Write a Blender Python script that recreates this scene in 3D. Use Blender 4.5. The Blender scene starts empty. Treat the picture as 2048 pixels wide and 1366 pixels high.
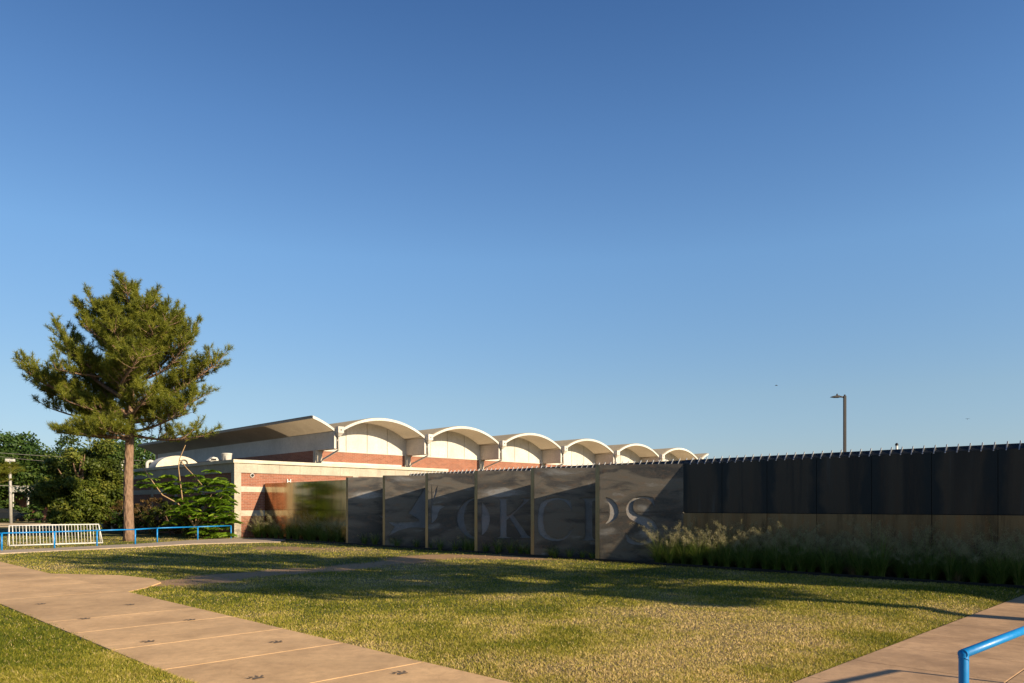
import bpy, math, random
import numpy as np
from mathutils import Vector, Matrix
from math import radians as R

# ------------------------------------------------------------------ camera, world, sun
scene = bpy.context.scene
COL = scene.collection
H = 1.7            # eye height
FPX, CX, HY = 1494.0, 1024.0, 1012.0
cd = bpy.data.cameras.new('camera'); cam = bpy.data.objects.new('camera', cd); COL.objects.link(cam)
cam.location = (0, 0, H); cam.rotation_euler = (R(90), 0, 0)
cd.sensor_width = 36.0; cd.lens = FPX/2048*36; cd.shift_y = (HY-683)/2048
cd.clip_start = 0.1; cd.clip_end = 6000
scene.camera = cam

SUN_AZ = R(-36.0); TANE = 0.37; ELEV = math.atan(TANE)
sx, sy = math.cos(SUN_AZ), math.sin(SUN_AZ)
S3 = Vector((sx*math.cos(ELEV), sy*math.cos(ELEV), math.sin(ELEV)))
w = bpy.data.worlds.new('World'); scene.world = w; w.use_nodes = True
nt = w.node_tree; nt.nodes.clear()
sky = nt.nodes.new('ShaderNodeTexSky'); sky.sky_type = 'NISHITA'; sky.sun_disc = False
sky.sun_elevation = ELEV; sky.sun_rotation = math.atan2(sx, sy)
sky.altitude = 0; sky.air_density = 1.0; sky.dust_density = 0.3; sky.ozone_density = 5.0
bg = nt.nodes.new('ShaderNodeBackground'); bg.inputs[1].default_value = 0.09
wo = nt.nodes.new('ShaderNodeOutputWorld')
tcw = nt.nodes.new('ShaderNodeTexCoord'); spw = nt.nodes.new('ShaderNodeSeparateXYZ'); nt.links.new(tcw.outputs['Generated'], spw.inputs[0])
rpw = nt.nodes.new('ShaderNodeValToRGB'); el = rpw.color_ramp.elements
for p_, c_ in ((.0, (.85, .8, .82)), (.06, (.9, .8, .8)), (.14, (1.1, .95, .84)), (.31, (1.2, 1.2, 1.13)), (.44, (.96, 1.06, 1.11)), (.56, (.72, .87, 1.0)), (1.0, (.28, .40, .60))):
    e_ = el[0] if p_ == 0 else (el[-1] if p_ == 1.0 else el.new(p_)); e_.position = p_; e_.color = (*[v_*.66 for v_ in c_], 1)
nt.links.new(spw.outputs[2], rpw.inputs[0])
mxw = nt.nodes.new('ShaderNodeMix'); mxw.data_type = 'RGBA'; mxw.blend_type = 'MULTIPLY'; mxw.inputs[0].default_value = 1.0
nt.links.new(sky.outputs[0], mxw.inputs[6]); nt.links.new(rpw.outputs[0], mxw.inputs[7])
azw = nt.nodes.new('ShaderNodeMath'); azw.operation = 'MULTIPLY_ADD'; azw.inputs[1].default_value = .35; azw.inputs[2].default_value = 1.52
nt.links.new(spw.outputs[0], azw.inputs[0])
vmw = nt.nodes.new('ShaderNodeVectorMath'); vmw.operation = 'SCALE'
nt.links.new(mxw.outputs[2], vmw.inputs[0]); nt.links.new(azw.outputs[0], vmw.inputs['Scale'])
nt.links.new(vmw.outputs[0], bg.inputs[0]); nt.links.new(bg.outputs[0], wo.inputs[0])
ld = bpy.data.lights.new('sun', 'SUN'); ld.energy = 5.0; ld.angle = R(0.53); ld.color = (1.0, 0.83, 0.58)
sun = bpy.data.objects.new('sun', ld); COL.objects.link(sun)
sun.rotation_euler = S3.to_track_quat('Z', 'Y').to_euler()
vs = scene.view_settings
scene.display_settings.display_device = 'sRGB'
vs.view_transform = 'Standard'; vs.look = 'None'; vs.exposure = 0.7; vs.gamma = 1.0; vs.use_curve_mapping = False

# ------------------------------------------------------------------ helpers
def G(px, py):
    Z = H*FPX/(py-HY); return ((px-CX)/FPX*Z, Z)
def at(px, Z): return ((px-CX)/FPX*Z, Z)
def zz(py, Z): return H+(HY-py)*Z/FPX

def link(o, parent=None):
    COL.objects.link(o)
    if parent is not None: o.parent = parent
    return o
def tag(o, label=None, cat=None, group=None, kind=None):
    if label: o['label'] = label
    if cat: o['category'] = cat
    if group: o['group'] = group
    if kind: o['kind'] = kind
    return o
def thing(name, label, cat, loc=(0, 0, 0), rz=0, group=None):
    o = bpy.data.objects.new(name, None); o.empty_display_size = .2
    o.location = loc; o.rotation_euler = (0, 0, rz); COL.objects.link(o)
    return tag(o, label, cat, group)
def children_of(o): return [c for c in COL.objects if c.parent == o]
def copy_tree(o, parent=None):
    c = o.copy(); COL.objects.link(c); c.parent = parent
    for ch in children_of(o): copy_tree(ch, c)
    return c

def npmesh(name, V, F, mat, parent=None, attr=None, smooth=False):
    """V (n,3), F (m,k) arrays, k constant"""
    V = np.asarray(V, np.float32); F = np.asarray(F, np.int32)
    me = bpy.data.meshes.new(name); k = F.shape[1]
    me.vertices.add(len(V)); me.vertices.foreach_set('co', V.ravel())
    me.loops.add(F.size); me.loops.foreach_set('vertex_index', F.ravel())
    me.polygons.add(len(F)); me.polygons.foreach_set('loop_start', np.arange(0, F.size, k, dtype=np.int32))
    me.polygons.foreach_set('loop_total', np.full(len(F), k, np.int32))
    me.update(calc_edges=True)
    if smooth: me.polygons.foreach_set('use_smooth', np.ones(len(F), bool))
    if attr:
        for n, a in attr.items():
            at_ = me.attributes.new(n, 'FLOAT', 'POINT'); at_.data.foreach_set('value', np.asarray(a, np.float32))
    if mat: me.materials.append(mat)
    o = bpy.data.objects.new(name, me); return link(o, parent)

class MB:
    def __init__(s): s.v = []; s.f = []; s.sm = []
    def add(s, vs_, fs, smooth=False):
        b = len(s.v); s.v += [tuple(v) for v in vs_]
        for f in fs: s.f.append(tuple(b+i for i in f)); s.sm.append(smooth)
        return s
    def box(s, x0, x1, y0, y1, z0, z1):
        v = [(x, y, z) for z in (z0, z1) for y in (y0, y1) for x in (x0, x1)]
        return s.add(v, [(0, 2, 3, 1), (4, 5, 7, 6), (0, 1, 5, 4), (2, 6, 7, 3), (0, 4, 6, 2), (1, 3, 7, 5)])
    def hexa(s, b, t):  # two quads (ccw seen from top)
        return s.add(list(b)+list(t), [(3, 2, 1, 0), (4, 5, 6, 7), (0, 1, 5, 4), (1, 2, 6, 5), (2, 3, 7, 6), (3, 0, 4, 7)])
    def tube(s, pts, rad, n=8, caps=True):
        pts = [Vector(p) for p in pts]; m = len(pts)
        rr = rad if isinstance(rad, (list, tuple)) else [rad]*m
        base = len(s.v); ref = None
        for i, p in enumerate(pts):
            a = pts[min(i+1, m-1)]-pts[max(i-1, 0)]; a.normalize()
            if ref is None:
                ref = Vector((0, 0, 1)) if abs(a.z) < .9 else Vector((1, 0, 0))
            u = (ref-a*ref.dot(a)).normalized(); ref = u; q = a.cross(u)
            for j in range(n):
                t = 2*math.pi*j/n; s.v.append(tuple(p+rr[i]*(math.cos(t)*u+math.sin(t)*q)))
        for i in range(m-1):
            for j in range(n):
                k = (j+1) % n
                s.f.append((base+i*n+j, base+i*n+k, base+(i+1)*n+k, base+(i+1)*n+j)); s.sm.append(True)
        if caps:
            s.f.append(tuple(base+j for j in range(n))[::-1]); s.sm.append(False)
            s.f.append(tuple(base+(m-1)*n+j for j in range(n))); s.sm.append(False)
        return s
    def lathe(s, prof, n=16, c=(0, 0, 0), sc=(1, 1)):
        base = len(s.v)
        for (r, z) in prof:
            for j in range(n):
                t = 2*math.pi*j/n; s.v.append((c[0]+r*sc[0]*math.cos(t), c[1]+r*sc[1]*math.sin(t), c[2]+z))
        for i in range(len(prof)-1):
            for j in range(n):
                k = (j+1) % n; s.f.append((base+i*n+j, base+i*n+k, base+(i+1)*n+k, base+(i+1)*n+j)); s.sm.append(True)
        s.f.append(tuple(base+j for j in range(n))[::-1]); s.sm.append(False)
        s.f.append(tuple(base+(len(prof)-1)*n+j for j in range(n))); s.sm.append(False)
        return s
    def prism(s, poly, f0, f1):
        """poly list of 2D; f0,f1 map 2D -> 3D for both ends"""
        n = len(poly)
        return s.add([f0(p) for p in poly]+[f1(p) for p in poly],
                     [tuple(range(n))[::-1], tuple(range(n, 2*n))]+[(i, (i+1) % n, n+(i+1) % n, n+i) for i in range(n)])
    def mesh(s, name, mat):
        me = bpy.data.meshes.new(name); me.from_pydata(s.v, [], s.f)
        me.polygons.foreach_set('use_smooth', s.sm); 
        if mat: me.materials.append(mat)
        me.update(); return me
    def build(s, name, mat, parent=None, bevel=0, loc=None, label=None):
        o = bpy.data.objects.new(name, s.mesh(name, mat)); link(o, parent)
        if loc is not None: o.location = loc
        if label: o['label'] = label
        if bevel:
            m = o.modifiers.new('bevel', 'BEVEL'); m.width = bevel; m.segments = 2; m.limit_method = 'ANGLE'
        return o
def inst(me, name, parent, loc=(0, 0, 0), rot=(0, 0, 0), sc=(1, 1, 1)):
    o = bpy.data.objects.new(name, me); link(o, parent); o.location = loc; o.rotation_euler = rot; o.scale = sc; return o

# numpy value noise
def vnoise(x, y, seed=0):
    xi = np.floor(x).astype(np.int64); yi = np.floor(y).astype(np.int64); fx = x-xi; fy = y-yi
    fx = fx*fx*(3-2*fx); fy = fy*fy*(3-2*fy)
    def h(a, b):
        n = (a*374761393+b*668265263+seed*974634777) & 0xffffffff
        n = ((n ^ (n >> 13))*1274126177) & 0xffffffff; n = n ^ (n >> 16)
        return (n & 0xffff)/65535.0
    return (h(xi, yi)*(1-fx)+h(xi+1, yi)*fx)*(1-fy)+(h(xi, yi+1)*(1-fx)+h(xi+1, yi+1)*fx)*fy
def fbm(x, y, o=4, seed=0):
    s = 0; a = .5; t = 0
    for i in range(o): s = s+a*vnoise(x*2**i, y*2**i, seed+i*17); t += a; a *= .5
    return s/t

# ------------------------------------------------------------------ materials
class N:
    def __init__(s, name):
        s.m = bpy.data.materials.new(name); s.m.use_nodes = True; s.t = s.m.node_tree
        s.p = s.t.nodes['Principled BSDF']; s.out = s.t.nodes['Material Output']
    def n(s, t, **k):
        x = s.t.nodes.new('ShaderNode'+t)
        for a, b in k.items():
            if a == 'inp':
                for i, v in b.items(): x.inputs[i].default_value = v
            else: setattr(x, a, b)
        return x
    def l(s, a, b): s.t.links.new(a, b)
    def coord(s, scale=(1, 1, 1), which='Object', rot=(0, 0, 0)):
        tc = s.n('TexCoord'); mp = s.n('Mapping'); mp.inputs['Scale'].default_value = scale; mp.inputs['Rotation'].default_value = rot
        s.l(tc.outputs[which], mp.inputs[0]); return mp.outputs[0]
    def noise(s, vec, scale, detail=4, rough=.55, dist=0):
        x = s.n('TexNoise'); x.inputs['Scale'].default_value = scale; x.inputs['Detail'].default_value = detail
        x.inputs['Roughness'].default_value = rough; x.inputs['Distortion'].default_value = dist
        s.l(vec, x.inputs['Vector']); return x.outputs[0]
    def ramp(s, fac, stops):
        x = s.n('ValToRGB'); e = x.color_ramp.elements
        while len(e) < len(stops): e.new(.5)
        for i, (p, c) in enumerate(stops):
            e[i].position = p; e[i].color = (c, c, c, 1) if isinstance(c, (int, float)) else (*c, 1)
        s.l(fac, x.inputs[0]); return x.outputs[0]
    def mix(s, fac, a, b, mode='MIX'):
        x = s.n('Mix', data_type='RGBA', blend_type=mode)
        for sock, v in ((x.inputs[0], fac), (x.inputs[6], a), (x.inputs[7], b)):
            if hasattr(v, 'links') or isinstance(v, bpy.types.NodeSocket): s.l(v, sock)
            elif isinstance(v, (int, float)): sock.default_value = v if sock.type == 'VALUE' else (v, v, v, 1)
            else: sock.default_value = (*v, 1)
        return x.outputs[2]
    def math(s, op, a, b=0.0):
        x = s.n('Math', operation=op)
        for sock, v in ((x.inputs[0], a), (x.inputs[1], b)):
            if isinstance(v, bpy.types.NodeSocket): s.l(v, sock)
            else: sock.default_value = v
        return x.outputs[0]
    def bump(s, h, dist=.01, strength=1):
        x = s.n('Bump'); x.inputs['Distance'].default_value = dist; x.inputs['Strength'].default_value = strength
        s.l(h, x.inputs['Height']); s.l(x.outputs[0], s.p.inputs['Normal'])
    def set(s, col=None, rough=None, metal=None, spec=None):
        for k, v in (('Base Color', col), ('Roughness', rough), ('Metallic', metal), ('Specular IOR Level', spec)):
            if v is None: continue
            if isinstance(v, bpy.types.NodeSocket): s.l(v, s.p.inputs[k])
            elif isinstance(v, tuple): s.p.inputs[k].default_value = (*v, 1)
            else: s.p.inputs[k].default_value = v
        return s.m

def simple(name, c, rough=.6, metal=0, var=.15, sc=6, bump=0):
    n = N(name); v = n.coord()
    a = n.noise(v, sc, 5)
    lo = tuple(x*(1-var) for x in c); hi = tuple(min(1, x*(1+var)) for x in c)
    col = n.ramp(a, [(.3, lo), (.7, hi)])
    if bump: n.bump(n.noise(v, sc*8, 4), bump)
    return n.set(col, rough, metal)

def concrete(name, c, sc=1.2, stain=.5, bump=.002):
    n = N(name); v = n.coord()
    a = n.noise(v, sc, 6, .65); b = n.noise(n.coord((1, 1, .18)), 5, 4)
    col = n.ramp(a, [(.3, tuple(x*.78 for x in c)), (.7, tuple(x*1.12 for x in c))])
    col = n.mix(n.ramp(b, [(.55, 0.0), (.8, stain)]), col, tuple(x*.5 for x in c))
    md = n.noise(v, 9, 6, .75); col = n.mix(n.ramp(md, [(.38, .38), (.56, 0.0)]), col, tuple(x*.62 for x in c))
    sp = n.noise(v, 60, 2)
    col = n.mix(n.ramp(sp, [(.62, 0.0), (.72, .4)]), col, tuple(x*.6 for x in c))
    n.bump(n.noise(v, 40, 5), bump)
    return n.set(col, .85)

def per_object(mat, amount=.16):
    t = mat.node_tree; p = t.nodes['Principled BSDF']; src = p.inputs['Base Color'].links[0].from_socket
    oi = t.nodes.new('ShaderNodeObjectInfo'); ma = t.nodes.new('ShaderNodeMath'); ma.operation = 'MULTIPLY_ADD'; ma.inputs[1].default_value = amount; ma.inputs[2].default_value = 1-amount*.6
    t.links.new(oi.outputs['Random'], ma.inputs[0]); vm = t.nodes.new('ShaderNodeVectorMath'); vm.operation = 'SCALE'
    t.links.new(src, vm.inputs[0]); t.links.new(ma.outputs[0], vm.inputs['Scale']); t.links.new(vm.outputs[0], p.inputs['Base Color']); return mat
def brick_mat(name, c1, c2, mortar):
    n = N(name); tc = n.n('TexCoord'); sp = n.n('SeparateXYZ'); n.l(tc.outputs['Object'], sp.inputs[0])
    cb = n.n('CombineXYZ'); n.l(n.math('ADD', sp.outputs[0], sp.outputs[1]), cb.inputs[0]); n.l(sp.outputs[2], cb.inputs[1])
    br = n.n('TexBrick'); n.l(cb.outputs[0], br.inputs[0])
    br.inputs['Color1'].default_value = (*c1, 1); br.inputs['Color2'].default_value = (*c2, 1); br.inputs['Mortar'].default_value = (*mortar, 1)
    br.inputs['Scale'].default_value = 1; br.inputs['Mortar Size'].default_value = .0055; br.inputs['Mortar Smooth'].default_value = .15
    br.inputs['Brick Width'].default_value = .203*1.5; br.inputs['Row Height'].default_value = .0677*1.35; br.inputs['Bias'].default_value = -.1
    a = n.noise(n.coord(), .8, 4)
    col = n.mix(n.ramp(a, [(.35, 0.0), (.7, .35)]), br.outputs[0], tuple(x*.62 for x in c1))
    b = n.n('Bump'); b.inputs['Distance'].default_value = .006; b.invert = True
    n.l(br.outputs['Fac'], b.inputs['Height']); n.l(b.outputs[0], n.p.inputs['Normal'])
    return n.set(col, .85)

def steel(name, dark, mid, pale, sx_, sz_, seed, rough=(.28, .5), metal=.75, blotch=.5, fine=.3):
    """hot rolled sheet: stretched clouds of mill scale"""
    n = N(name); v = n.coord((sx_, sx_, sz_)); mp = n.n('VectorMath', operation='ADD')
    n.l(v, mp.inputs[0]); mp.inputs[1].default_value = (seed, seed*2, seed*.7); v = mp.outputs[0]
    a = n.noise(v, 1.0, 6, .62, .4); b = n.noise(v, .45, 3, .5, 1.2)
    f = n.noise(n.coord((sx_*6, sx_*6, sz_*6)), 3.0, 5, .7)
    c = n.ramp(a, [(.34, dark), (.46, mid), (.58, mid), (.70, pale)])
    c = n.mix(n.ramp(b, [(.46, 0.0), (.58, blotch)]), c, dark)
    c = n.mix(n.ramp(f, [(.35, 0.0), (.75, fine)]), c, tuple(x*1.7 for x in mid))
    sc = n.noise(n.coord((3, 3, 3)), 9, 6, .8)
    c = n.mix(n.ramp(sc, [(.58, 0.0), (.72, .45)]), c, tuple(x*1.3 for x in pale))
    ru = n.noise(n.coord((sx_*1.5, sx_*1.5, sz_*1.2)), 2.3, 5, .7)
    c = n.mix(n.ramp(ru, [(.52, 0.0), (.66, .5)]), c, tuple(m_*k_ for m_, k_ in zip(mid, (1.35, .95, .7))))
    gr_ = n.noise(n.coord((3, 3, 3)), 26, 4, .8)
    c = n.mix(n.ramp(gr_, [(.42, .55), (.56, 0.0)]), c, tuple(x*.35 for x in mid))
    n.bump(a, .004, .35)
    return n.set(c, n.ramp(f, [(.3, rough[0]), (.7, rough[1])]), metal)

M = {}
M['brick'] = brick_mat('red_brick', (.33, .12, .066), (.22, .08, .045), (.46, .36, .28))
M['conc'] = concrete('beam_concrete', (.46, .40, .31))
M['conc_band'] = concrete('band_concrete', (.50, .45, .36), stain=.2)
M['coping'] = concrete('painted_coping', (.66, .58, .44), stain=.15)
M['white'] = concrete('off_white_paint', (.60, .575, .52), sc=.6, stain=.28, bump=.001)
M['soffit'] = concrete('painted_shell', (.38, .31, .23), sc=.4, stain=.12, bump=.001)
M['beamp'] = concrete('painted_beam', (.62, .57, .50), sc=.5, stain=.22, bump=.001)
M['gravel'] = concrete('weathered_roofing', (.17, .145, .11), sc=.5, stain=.6, bump=.02)
M['slab'] = concrete('path_concrete', (.72, .45, .215), sc=.9, stain=.12, bump=.0015)
M['slab_pink'] = concrete('walk_concrete', (.54, .335, .18), sc=1.4, stain=.1, bump=.003)
M['walk_far'] = concrete('far_walk_concrete', (.44, .34, .24), sc=.7, stain=.2)
def cracks(mat):
    t = mat.node_tree; p = t.nodes['Principled BSDF']; src = p.inputs['Base Color'].links[0].from_socket
    ge = t.nodes.new('ShaderNodeNewGeometry'); no = t.nodes.new('ShaderNodeTexNoise'); no.inputs['Scale'].default_value = 1.3; no.inputs['Detail'].default_value = 6
    t.links.new(ge.outputs['Position'], no.inputs['Vector']); ad_ = t.nodes.new('ShaderNodeVectorMath'); ad_.operation = 'MULTIPLY_ADD'; ad_.inputs[1].default_value = (.9, .9, 0)
    t.links.new(no.outputs['Color'], ad_.inputs[0]); t.links.new(ge.outputs['Position'], ad_.inputs[2])
    vo_ = t.nodes.new('ShaderNodeTexVoronoi'); vo_.feature = 'DISTANCE_TO_EDGE'; vo_.inputs['Scale'].default_value = .28; t.links.new(ad_.outputs[0], vo_.inputs['Vector'])
    rp_ = t.nodes.new('ShaderNodeValToRGB'); rp_.color_ramp.elements[0].color = (.9, .89, .88, 1); rp_.color_ramp.elements[1].color = (1, 1, 1, 1); rp_.color_ramp.elements[1].position = .0035
    t.links.new(vo_.outputs['Distance'], rp_.inputs[0])
    n2_ = t.nodes.new('ShaderNodeTexNoise'); n2_.inputs['Scale'].default_value = .7; n2_.inputs['Detail'].default_value = 7; n2_.inputs['Roughness'].default_value = .7; t.links.new(ge.outputs['Position'], n2_.inputs['Vector'])
    r2_ = t.nodes.new('ShaderNodeValToRGB'); r2_.color_ramp.elements[0].color = (.78, .76, .74, 1); r2_.color_ramp.elements[0].position = .36; r2_.color_ramp.elements[1].color = (1.0, 1.0, 1.0, 1); r2_.color_ramp.elements[1].position = .56
    t.links.new(n2_.outputs[0], r2_.inputs[0])
    last = src
    for q_ in (rp_, r2_):
        m_ = t.nodes.new('ShaderNodeMix'); m_.data_type = 'RGBA'; m_.blend_type = 'MULTIPLY'; m_.inputs[0].default_value = 1
        t.links.new(last, m_.inputs[6]); t.links.new(q_.outputs[0], m_.inputs[7]); last = m_.outputs[2]
    t.links.new(last, p.inputs['Base Color'])
cracks(M['slab']); cracks(M['slab_pink']); per_object(M['slab']); per_object(M['slab_pink'], .14); per_object(M['white'], .06)
M['joint'] = simple('joint_sealant', (.58, .42, .25), .9, 0, .35, 3)
M['dark'] = simple('dark_gap', (.012, .011, .01), .9)
M['asphalt'] = simple('asphalt', (.055, .052, .05), .9, 0, .2, 3)
M['blue'] = None
n = N('blue_rail_paint'); v = n.coord(); a = n.noise(v, 18, 5, .6)
M['blue'] = n.set(n.mix(n.ramp(a, [(.68, 0.0), (.74, .5)]), (.004, .20, .52), (.05, .33, .62)), n.ramp(a, [(.3, .3), (.7, .5)]), 0)
M['whitemetal'] = simple('rack_paint', (.62, .60, .56), .5, 0, .12, 9)
M['pole'] = simple('grey_pole', (.36, .33, .29), .6)
M['bronze'] = simple('dark_bronze', (.028, .023, .021), .45, .3)
M['ribm'] = simple('galvanised_rib', (.62, .60, .56), .38, .6)
M['band'] = simple('parapet_strip', (.05, .055, .055), .4, .6)
M['paw'] = simple('paw_paint', (.14, .105, .07), .8, 0, .4, 30)
M['wire'] = simple('wire', (.35, .3, .24), .6)
M['stem'] = simple('tan_stem', (.34, .22, .11), .8, 0, .25, 12)
M['black'] = simple('black_plastic', (.02, .02, .02), .3)
M['mulch'] = simple('mulch', (.085, .05, .03), .95, 0, .6, 14, .02)
M['edging'] = simple('edging_steel', (.02, .017, .014), .6, .4)
M['car'] = simple('dark_car_paint', (.015, .018, .022), .25, .1)
M['housebrick'] = brick_mat('house_brick', (.30, .13, .08), (.24, .10, .06), (.3, .24, .18))

STEELA = [steel('mill_scale_panel_%d' % i, (.016, .019, .026), (.165, .142, .115), (.36, .35, .34), .8, 2.6, 3.1*i+1, (.26, .42), .4, .75) for i in range(3)]
STEELW = [steel('mill_scale_wall_%d' % i, (.004, .007, .011), (.062, .046, .033), (.085, .088, .09), 2.2, .16, 5.3*i+2, (.35, .5), .3, .85) for i in range(3)]
for m_ in STEELW:
    t_ = m_.node_tree; p_ = t_.nodes['Principled BSDF']; src = p_.inputs['Base Color'].links[0].from_socket
    tc_ = t_.nodes.new('ShaderNodeTexCoord'); sp_ = t_.nodes.new('ShaderNodeSeparateXYZ'); t_.links.new(tc_.outputs['Generated'], sp_.inputs[0])
    a_ = t_.nodes.new('ShaderNodeMath'); a_.operation = 'SUBTRACT'; a_.inputs[1].default_value = .5; t_.links.new(sp_.outputs[0], a_.inputs[0])
    b_ = t_.nodes.new('ShaderNodeMath'); b_.operation = 'ABSOLUTE'; t_.links.new(a_.outputs[0], b_.inputs[0])
    mp_ = t_.nodes.new('ShaderNodeMapping'); mp_.inputs['Scale'].default_value = (1.6, 1.6, .9); t_.links.new(tc_.outputs['Object'], mp_.inputs[0])
    no_ = t_.nodes.new('ShaderNodeTexNoise'); no_.inputs['Scale'].default_value = 1.0; no_.inputs['Detail'].default_value = 5; t_.links.new(mp_.outputs[0], no_.inputs['Vector'])
    c_ = t_.nodes.new('ShaderNodeMath'); c_.operation = 'MULTIPLY_ADD'; c_.inputs[1].default_value = .55; t_.links.new(no_.outputs[0], c_.inputs[0]); t_.links.new(b_.outputs[0], c_.inputs[2])
    rp_ = t_.nodes.new('ShaderNodeValToRGB'); rp_.color_ramp.elements[0].position = .60; rp_.color_ramp.elements[1].position = .70
    t_.links.new(c_.outputs[0], rp_.inputs[0]); mx_ = t_.nodes.new('ShaderNodeMix'); mx_.data_type = 'RGBA'
    t_.links.new(rp_.outputs[0], mx_.inputs[0]); t_.links.new(src, mx_.inputs[6]); mx_.inputs[7].default_value = (.010, .0145, .018, 1)
    t_.links.new(mx_.outputs[2], p_.inputs['Base Color'])
STEELL = [steel('brown_steel_%d' % i, (.06, .04, .022), (.26, .18, .095), (.33, .25, .15), 1.8, .2, 4.1*i+3, (.3, .48), .7, .35) for i in range(3)]
M['mirror'] = steel('polished_steel', (.24, .19, .12), (.46, .36, .22), (.60, .50, .34), 1.2, .3, 7, (.08, .2), 1.0, .3)
M['postm'] = steel('post_steel', (.2, .15, .09), (.36, .28, .16), (.45, .36, .22), 1.2, .6, 9, (.3, .42), .85, .2)
M['recess_shaded'] = steel('shaded_recess_plate', (.13, .13, .14), (.28, .27, .26), (.40, .39, .39), 1.4, 1.7, 11, (.35, .5), .1, .35)  # darker copy of the recess plate, shade of the rear panels put into its colour
M['recess'] = steel('recess_plate', (.14, .135, .14), (.30, .28, .265), (.42, .39, .36), .8, 1.5, 5, (.4, .55), .0, .2)

def leaf_mat(name, c1, c2, c3=None, trans=.35, rough=.55):
    n = N(name); at_ = n.n('Attribute'); at_.attribute_name = 'rnd'
    st = [(0, c1), (.6, c2)] + ([(1, c3)] if c3 else [])
    col = n.ramp(at_.outputs['Fac'], st)
    n.set(col, rough, 0, .3)
    tr = n.n('BsdfTranslucent'); n.l(col, tr.inputs[0]); mx = n.n('MixShader'); mx.inputs[0].default_value = trans
    n.l(n.p.outputs[0], mx.inputs[1]); n.l(tr.outputs[0], mx.inputs[2]); n.l(mx.outputs[0], n.out.inputs[0])
    return n.m
M['needle'] = leaf_mat('pine_needles', (.085, .105, .012), (.21, .225, .022), (.36, .33, .05), .4)
M['leaf_dark'] = leaf_mat('dark_leaves', (.022, .05, .008), (.055, .10, .014), (.13, .17, .03), .35)
M['leaf_mid'] = leaf_mat('mid_leaves', (.03, .065, .012), (.06, .115, .02), (.12, .17, .035), .35)
M['leaf_hedge'] = leaf_mat('hedge_leaves', (.03, .05, .006), (.10, .13, .014), (.25, .25, .04), .35)
M['mimosa'] = leaf_mat('mimosa_leaves', (.07, .155, .008), (.18, .30, .018), (.34, .45, .04), .42)
M['nandina'] = leaf_mat('nandina_leaves', (.08, .035, .015), (.09, .07, .02), (.20, .10, .03), .3)
M['blade'] = leaf_mat('ornamental_blades', (.10, .17, .02), (.20, .28, .045), (.36, .36, .11), .5)
M['plume'] = leaf_mat('seed_plumes', (.34, .30, .14), (.50, .44, .22), (.56, .48, .30), .5)
M['dryblade'] = leaf_mat('dry_blades', (.22, .15, .06), (.3, .2, .09), (.36, .26, .13), .4)
n = N('pine_bark'); v = n.coord((1, 1, .35)); a = n.noise(v, 14, 6, .7)
vo = n.n('TexVoronoi'); vo.inputs['Scale'].default_value = 9; n.l(v, vo.inputs['Vector'])
c = n.ramp(a, [(.3, (.13, .075, .045)), (.7, (.30, .19, .12))])
n.bump(vo.outputs['Distance'], .05); M['bark'] = n.set(c, .9)

# ------------------------------------------------------------------ ground
PATHDIR = (1, -1)
def inpath(X, Y):
    s = X+Y; d = Y-X
    a = (s > 4.02) & (s < 7.12)
    return a
def polymask(X, Y, poly):
    m = np.zeros(X.shape, bool); n_ = len(poly); j = n_-1
    for i in range(n_):
        xi, yi = poly[i]; xj, yj = poly[j]
        c_ = ((yi > Y) != (yj > Y)) & (X < (xj-xi)*(Y-yi)/(yj-yi+1e-12)+xi); m ^= c_; j = i
    return m
STUB = [(-12.3, 19.35), (-11.55, 18.62), (-9.5, 18.15), (-8.3, 17.3), (-7.75, 16.5), (-7.55, 15.4), (-7.55, 14.6), (-8.7, 15.75)]
FARW = [G(-160, 1112), G(0, 1108.5), G(155, 1101), G(295, 1094.5), G(385, 1089), G(480, 1086.5), G(560, 1085), G(575, 1079.5), G(470, 1077.5), G(375, 1082), G(295, 1088), G(155, 1095.5), G(0, 1102.5), G(-160, 1106)]
RWALK0, RWALK1 = 4.44, 1.9        # Y-X range of right walk: edges
DIRTL = [G(*p) for p in ((318, 1166), (400, 1160), (500, 1150), (610, 1141), (700, 1134), (790, 1124), (870, 1113), (960, 1113), (1060, 1116))]
def polydist(X, Y, pl):
    d = np.full(X.shape, 1e9)
    for (x0, y0), (x1, y1) in zip(pl[:-1], pl[1:]):
        dx, dy = x1-x0, y1-y0; t = np.clip(((X-x0)*dx+(Y-y0)*dy)/(dx*dx+dy*dy), 0, 1)
        d = np.minimum(d, np.hypot(X-x0-t*dx, Y-y0-t*dy))
    return d
def dirt_f(X, Y):
    d = polydist(X, Y, DIRTL); nz = fbm(X*1.1, Y*1.1, 4, 5)
    a = np.clip((1.05-d-(nz-.5)*1.6)/.45, 0, 1)
    x0, y0 = G(600, 1097); b = np.clip((1.6-np.hypot((X-x0)*.6, Y-y0)-(nz-.5)*3)/.8, 0, 1)*.8
    return np.maximum(a, b)
DRY = [((1490, 1290), 1.0, .55), ((1230, 1240), 1.3, .4), ((1560, 1260), .9, .4), ((1330, 1330), .8, .4), ((700, 1300), .5, .3), ((940, 1250), 1.2, .3), ((1120, 1350), 1.0, .5), ((1580, 1290), .7, .4), ((560, 1230), .6, .3)]
def dry_f(X, Y):
    r = (fbm(X*.35+9, Y*.35, 4, 21)-.42)*1.5+(fbm(X*1.6, Y*1.6, 3, 33)-.5)*.9
    for (p, s, a) in DRY:
        x0, y0 = G(*p); r = r+a*np.exp(-(((X-x0))**2*.5+(Y-y0)**2)/(s*s))
    # near the camera's right corner and the path edge the lawn is greener
    return np.clip(r*.85+.27, 0, 1)
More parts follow.
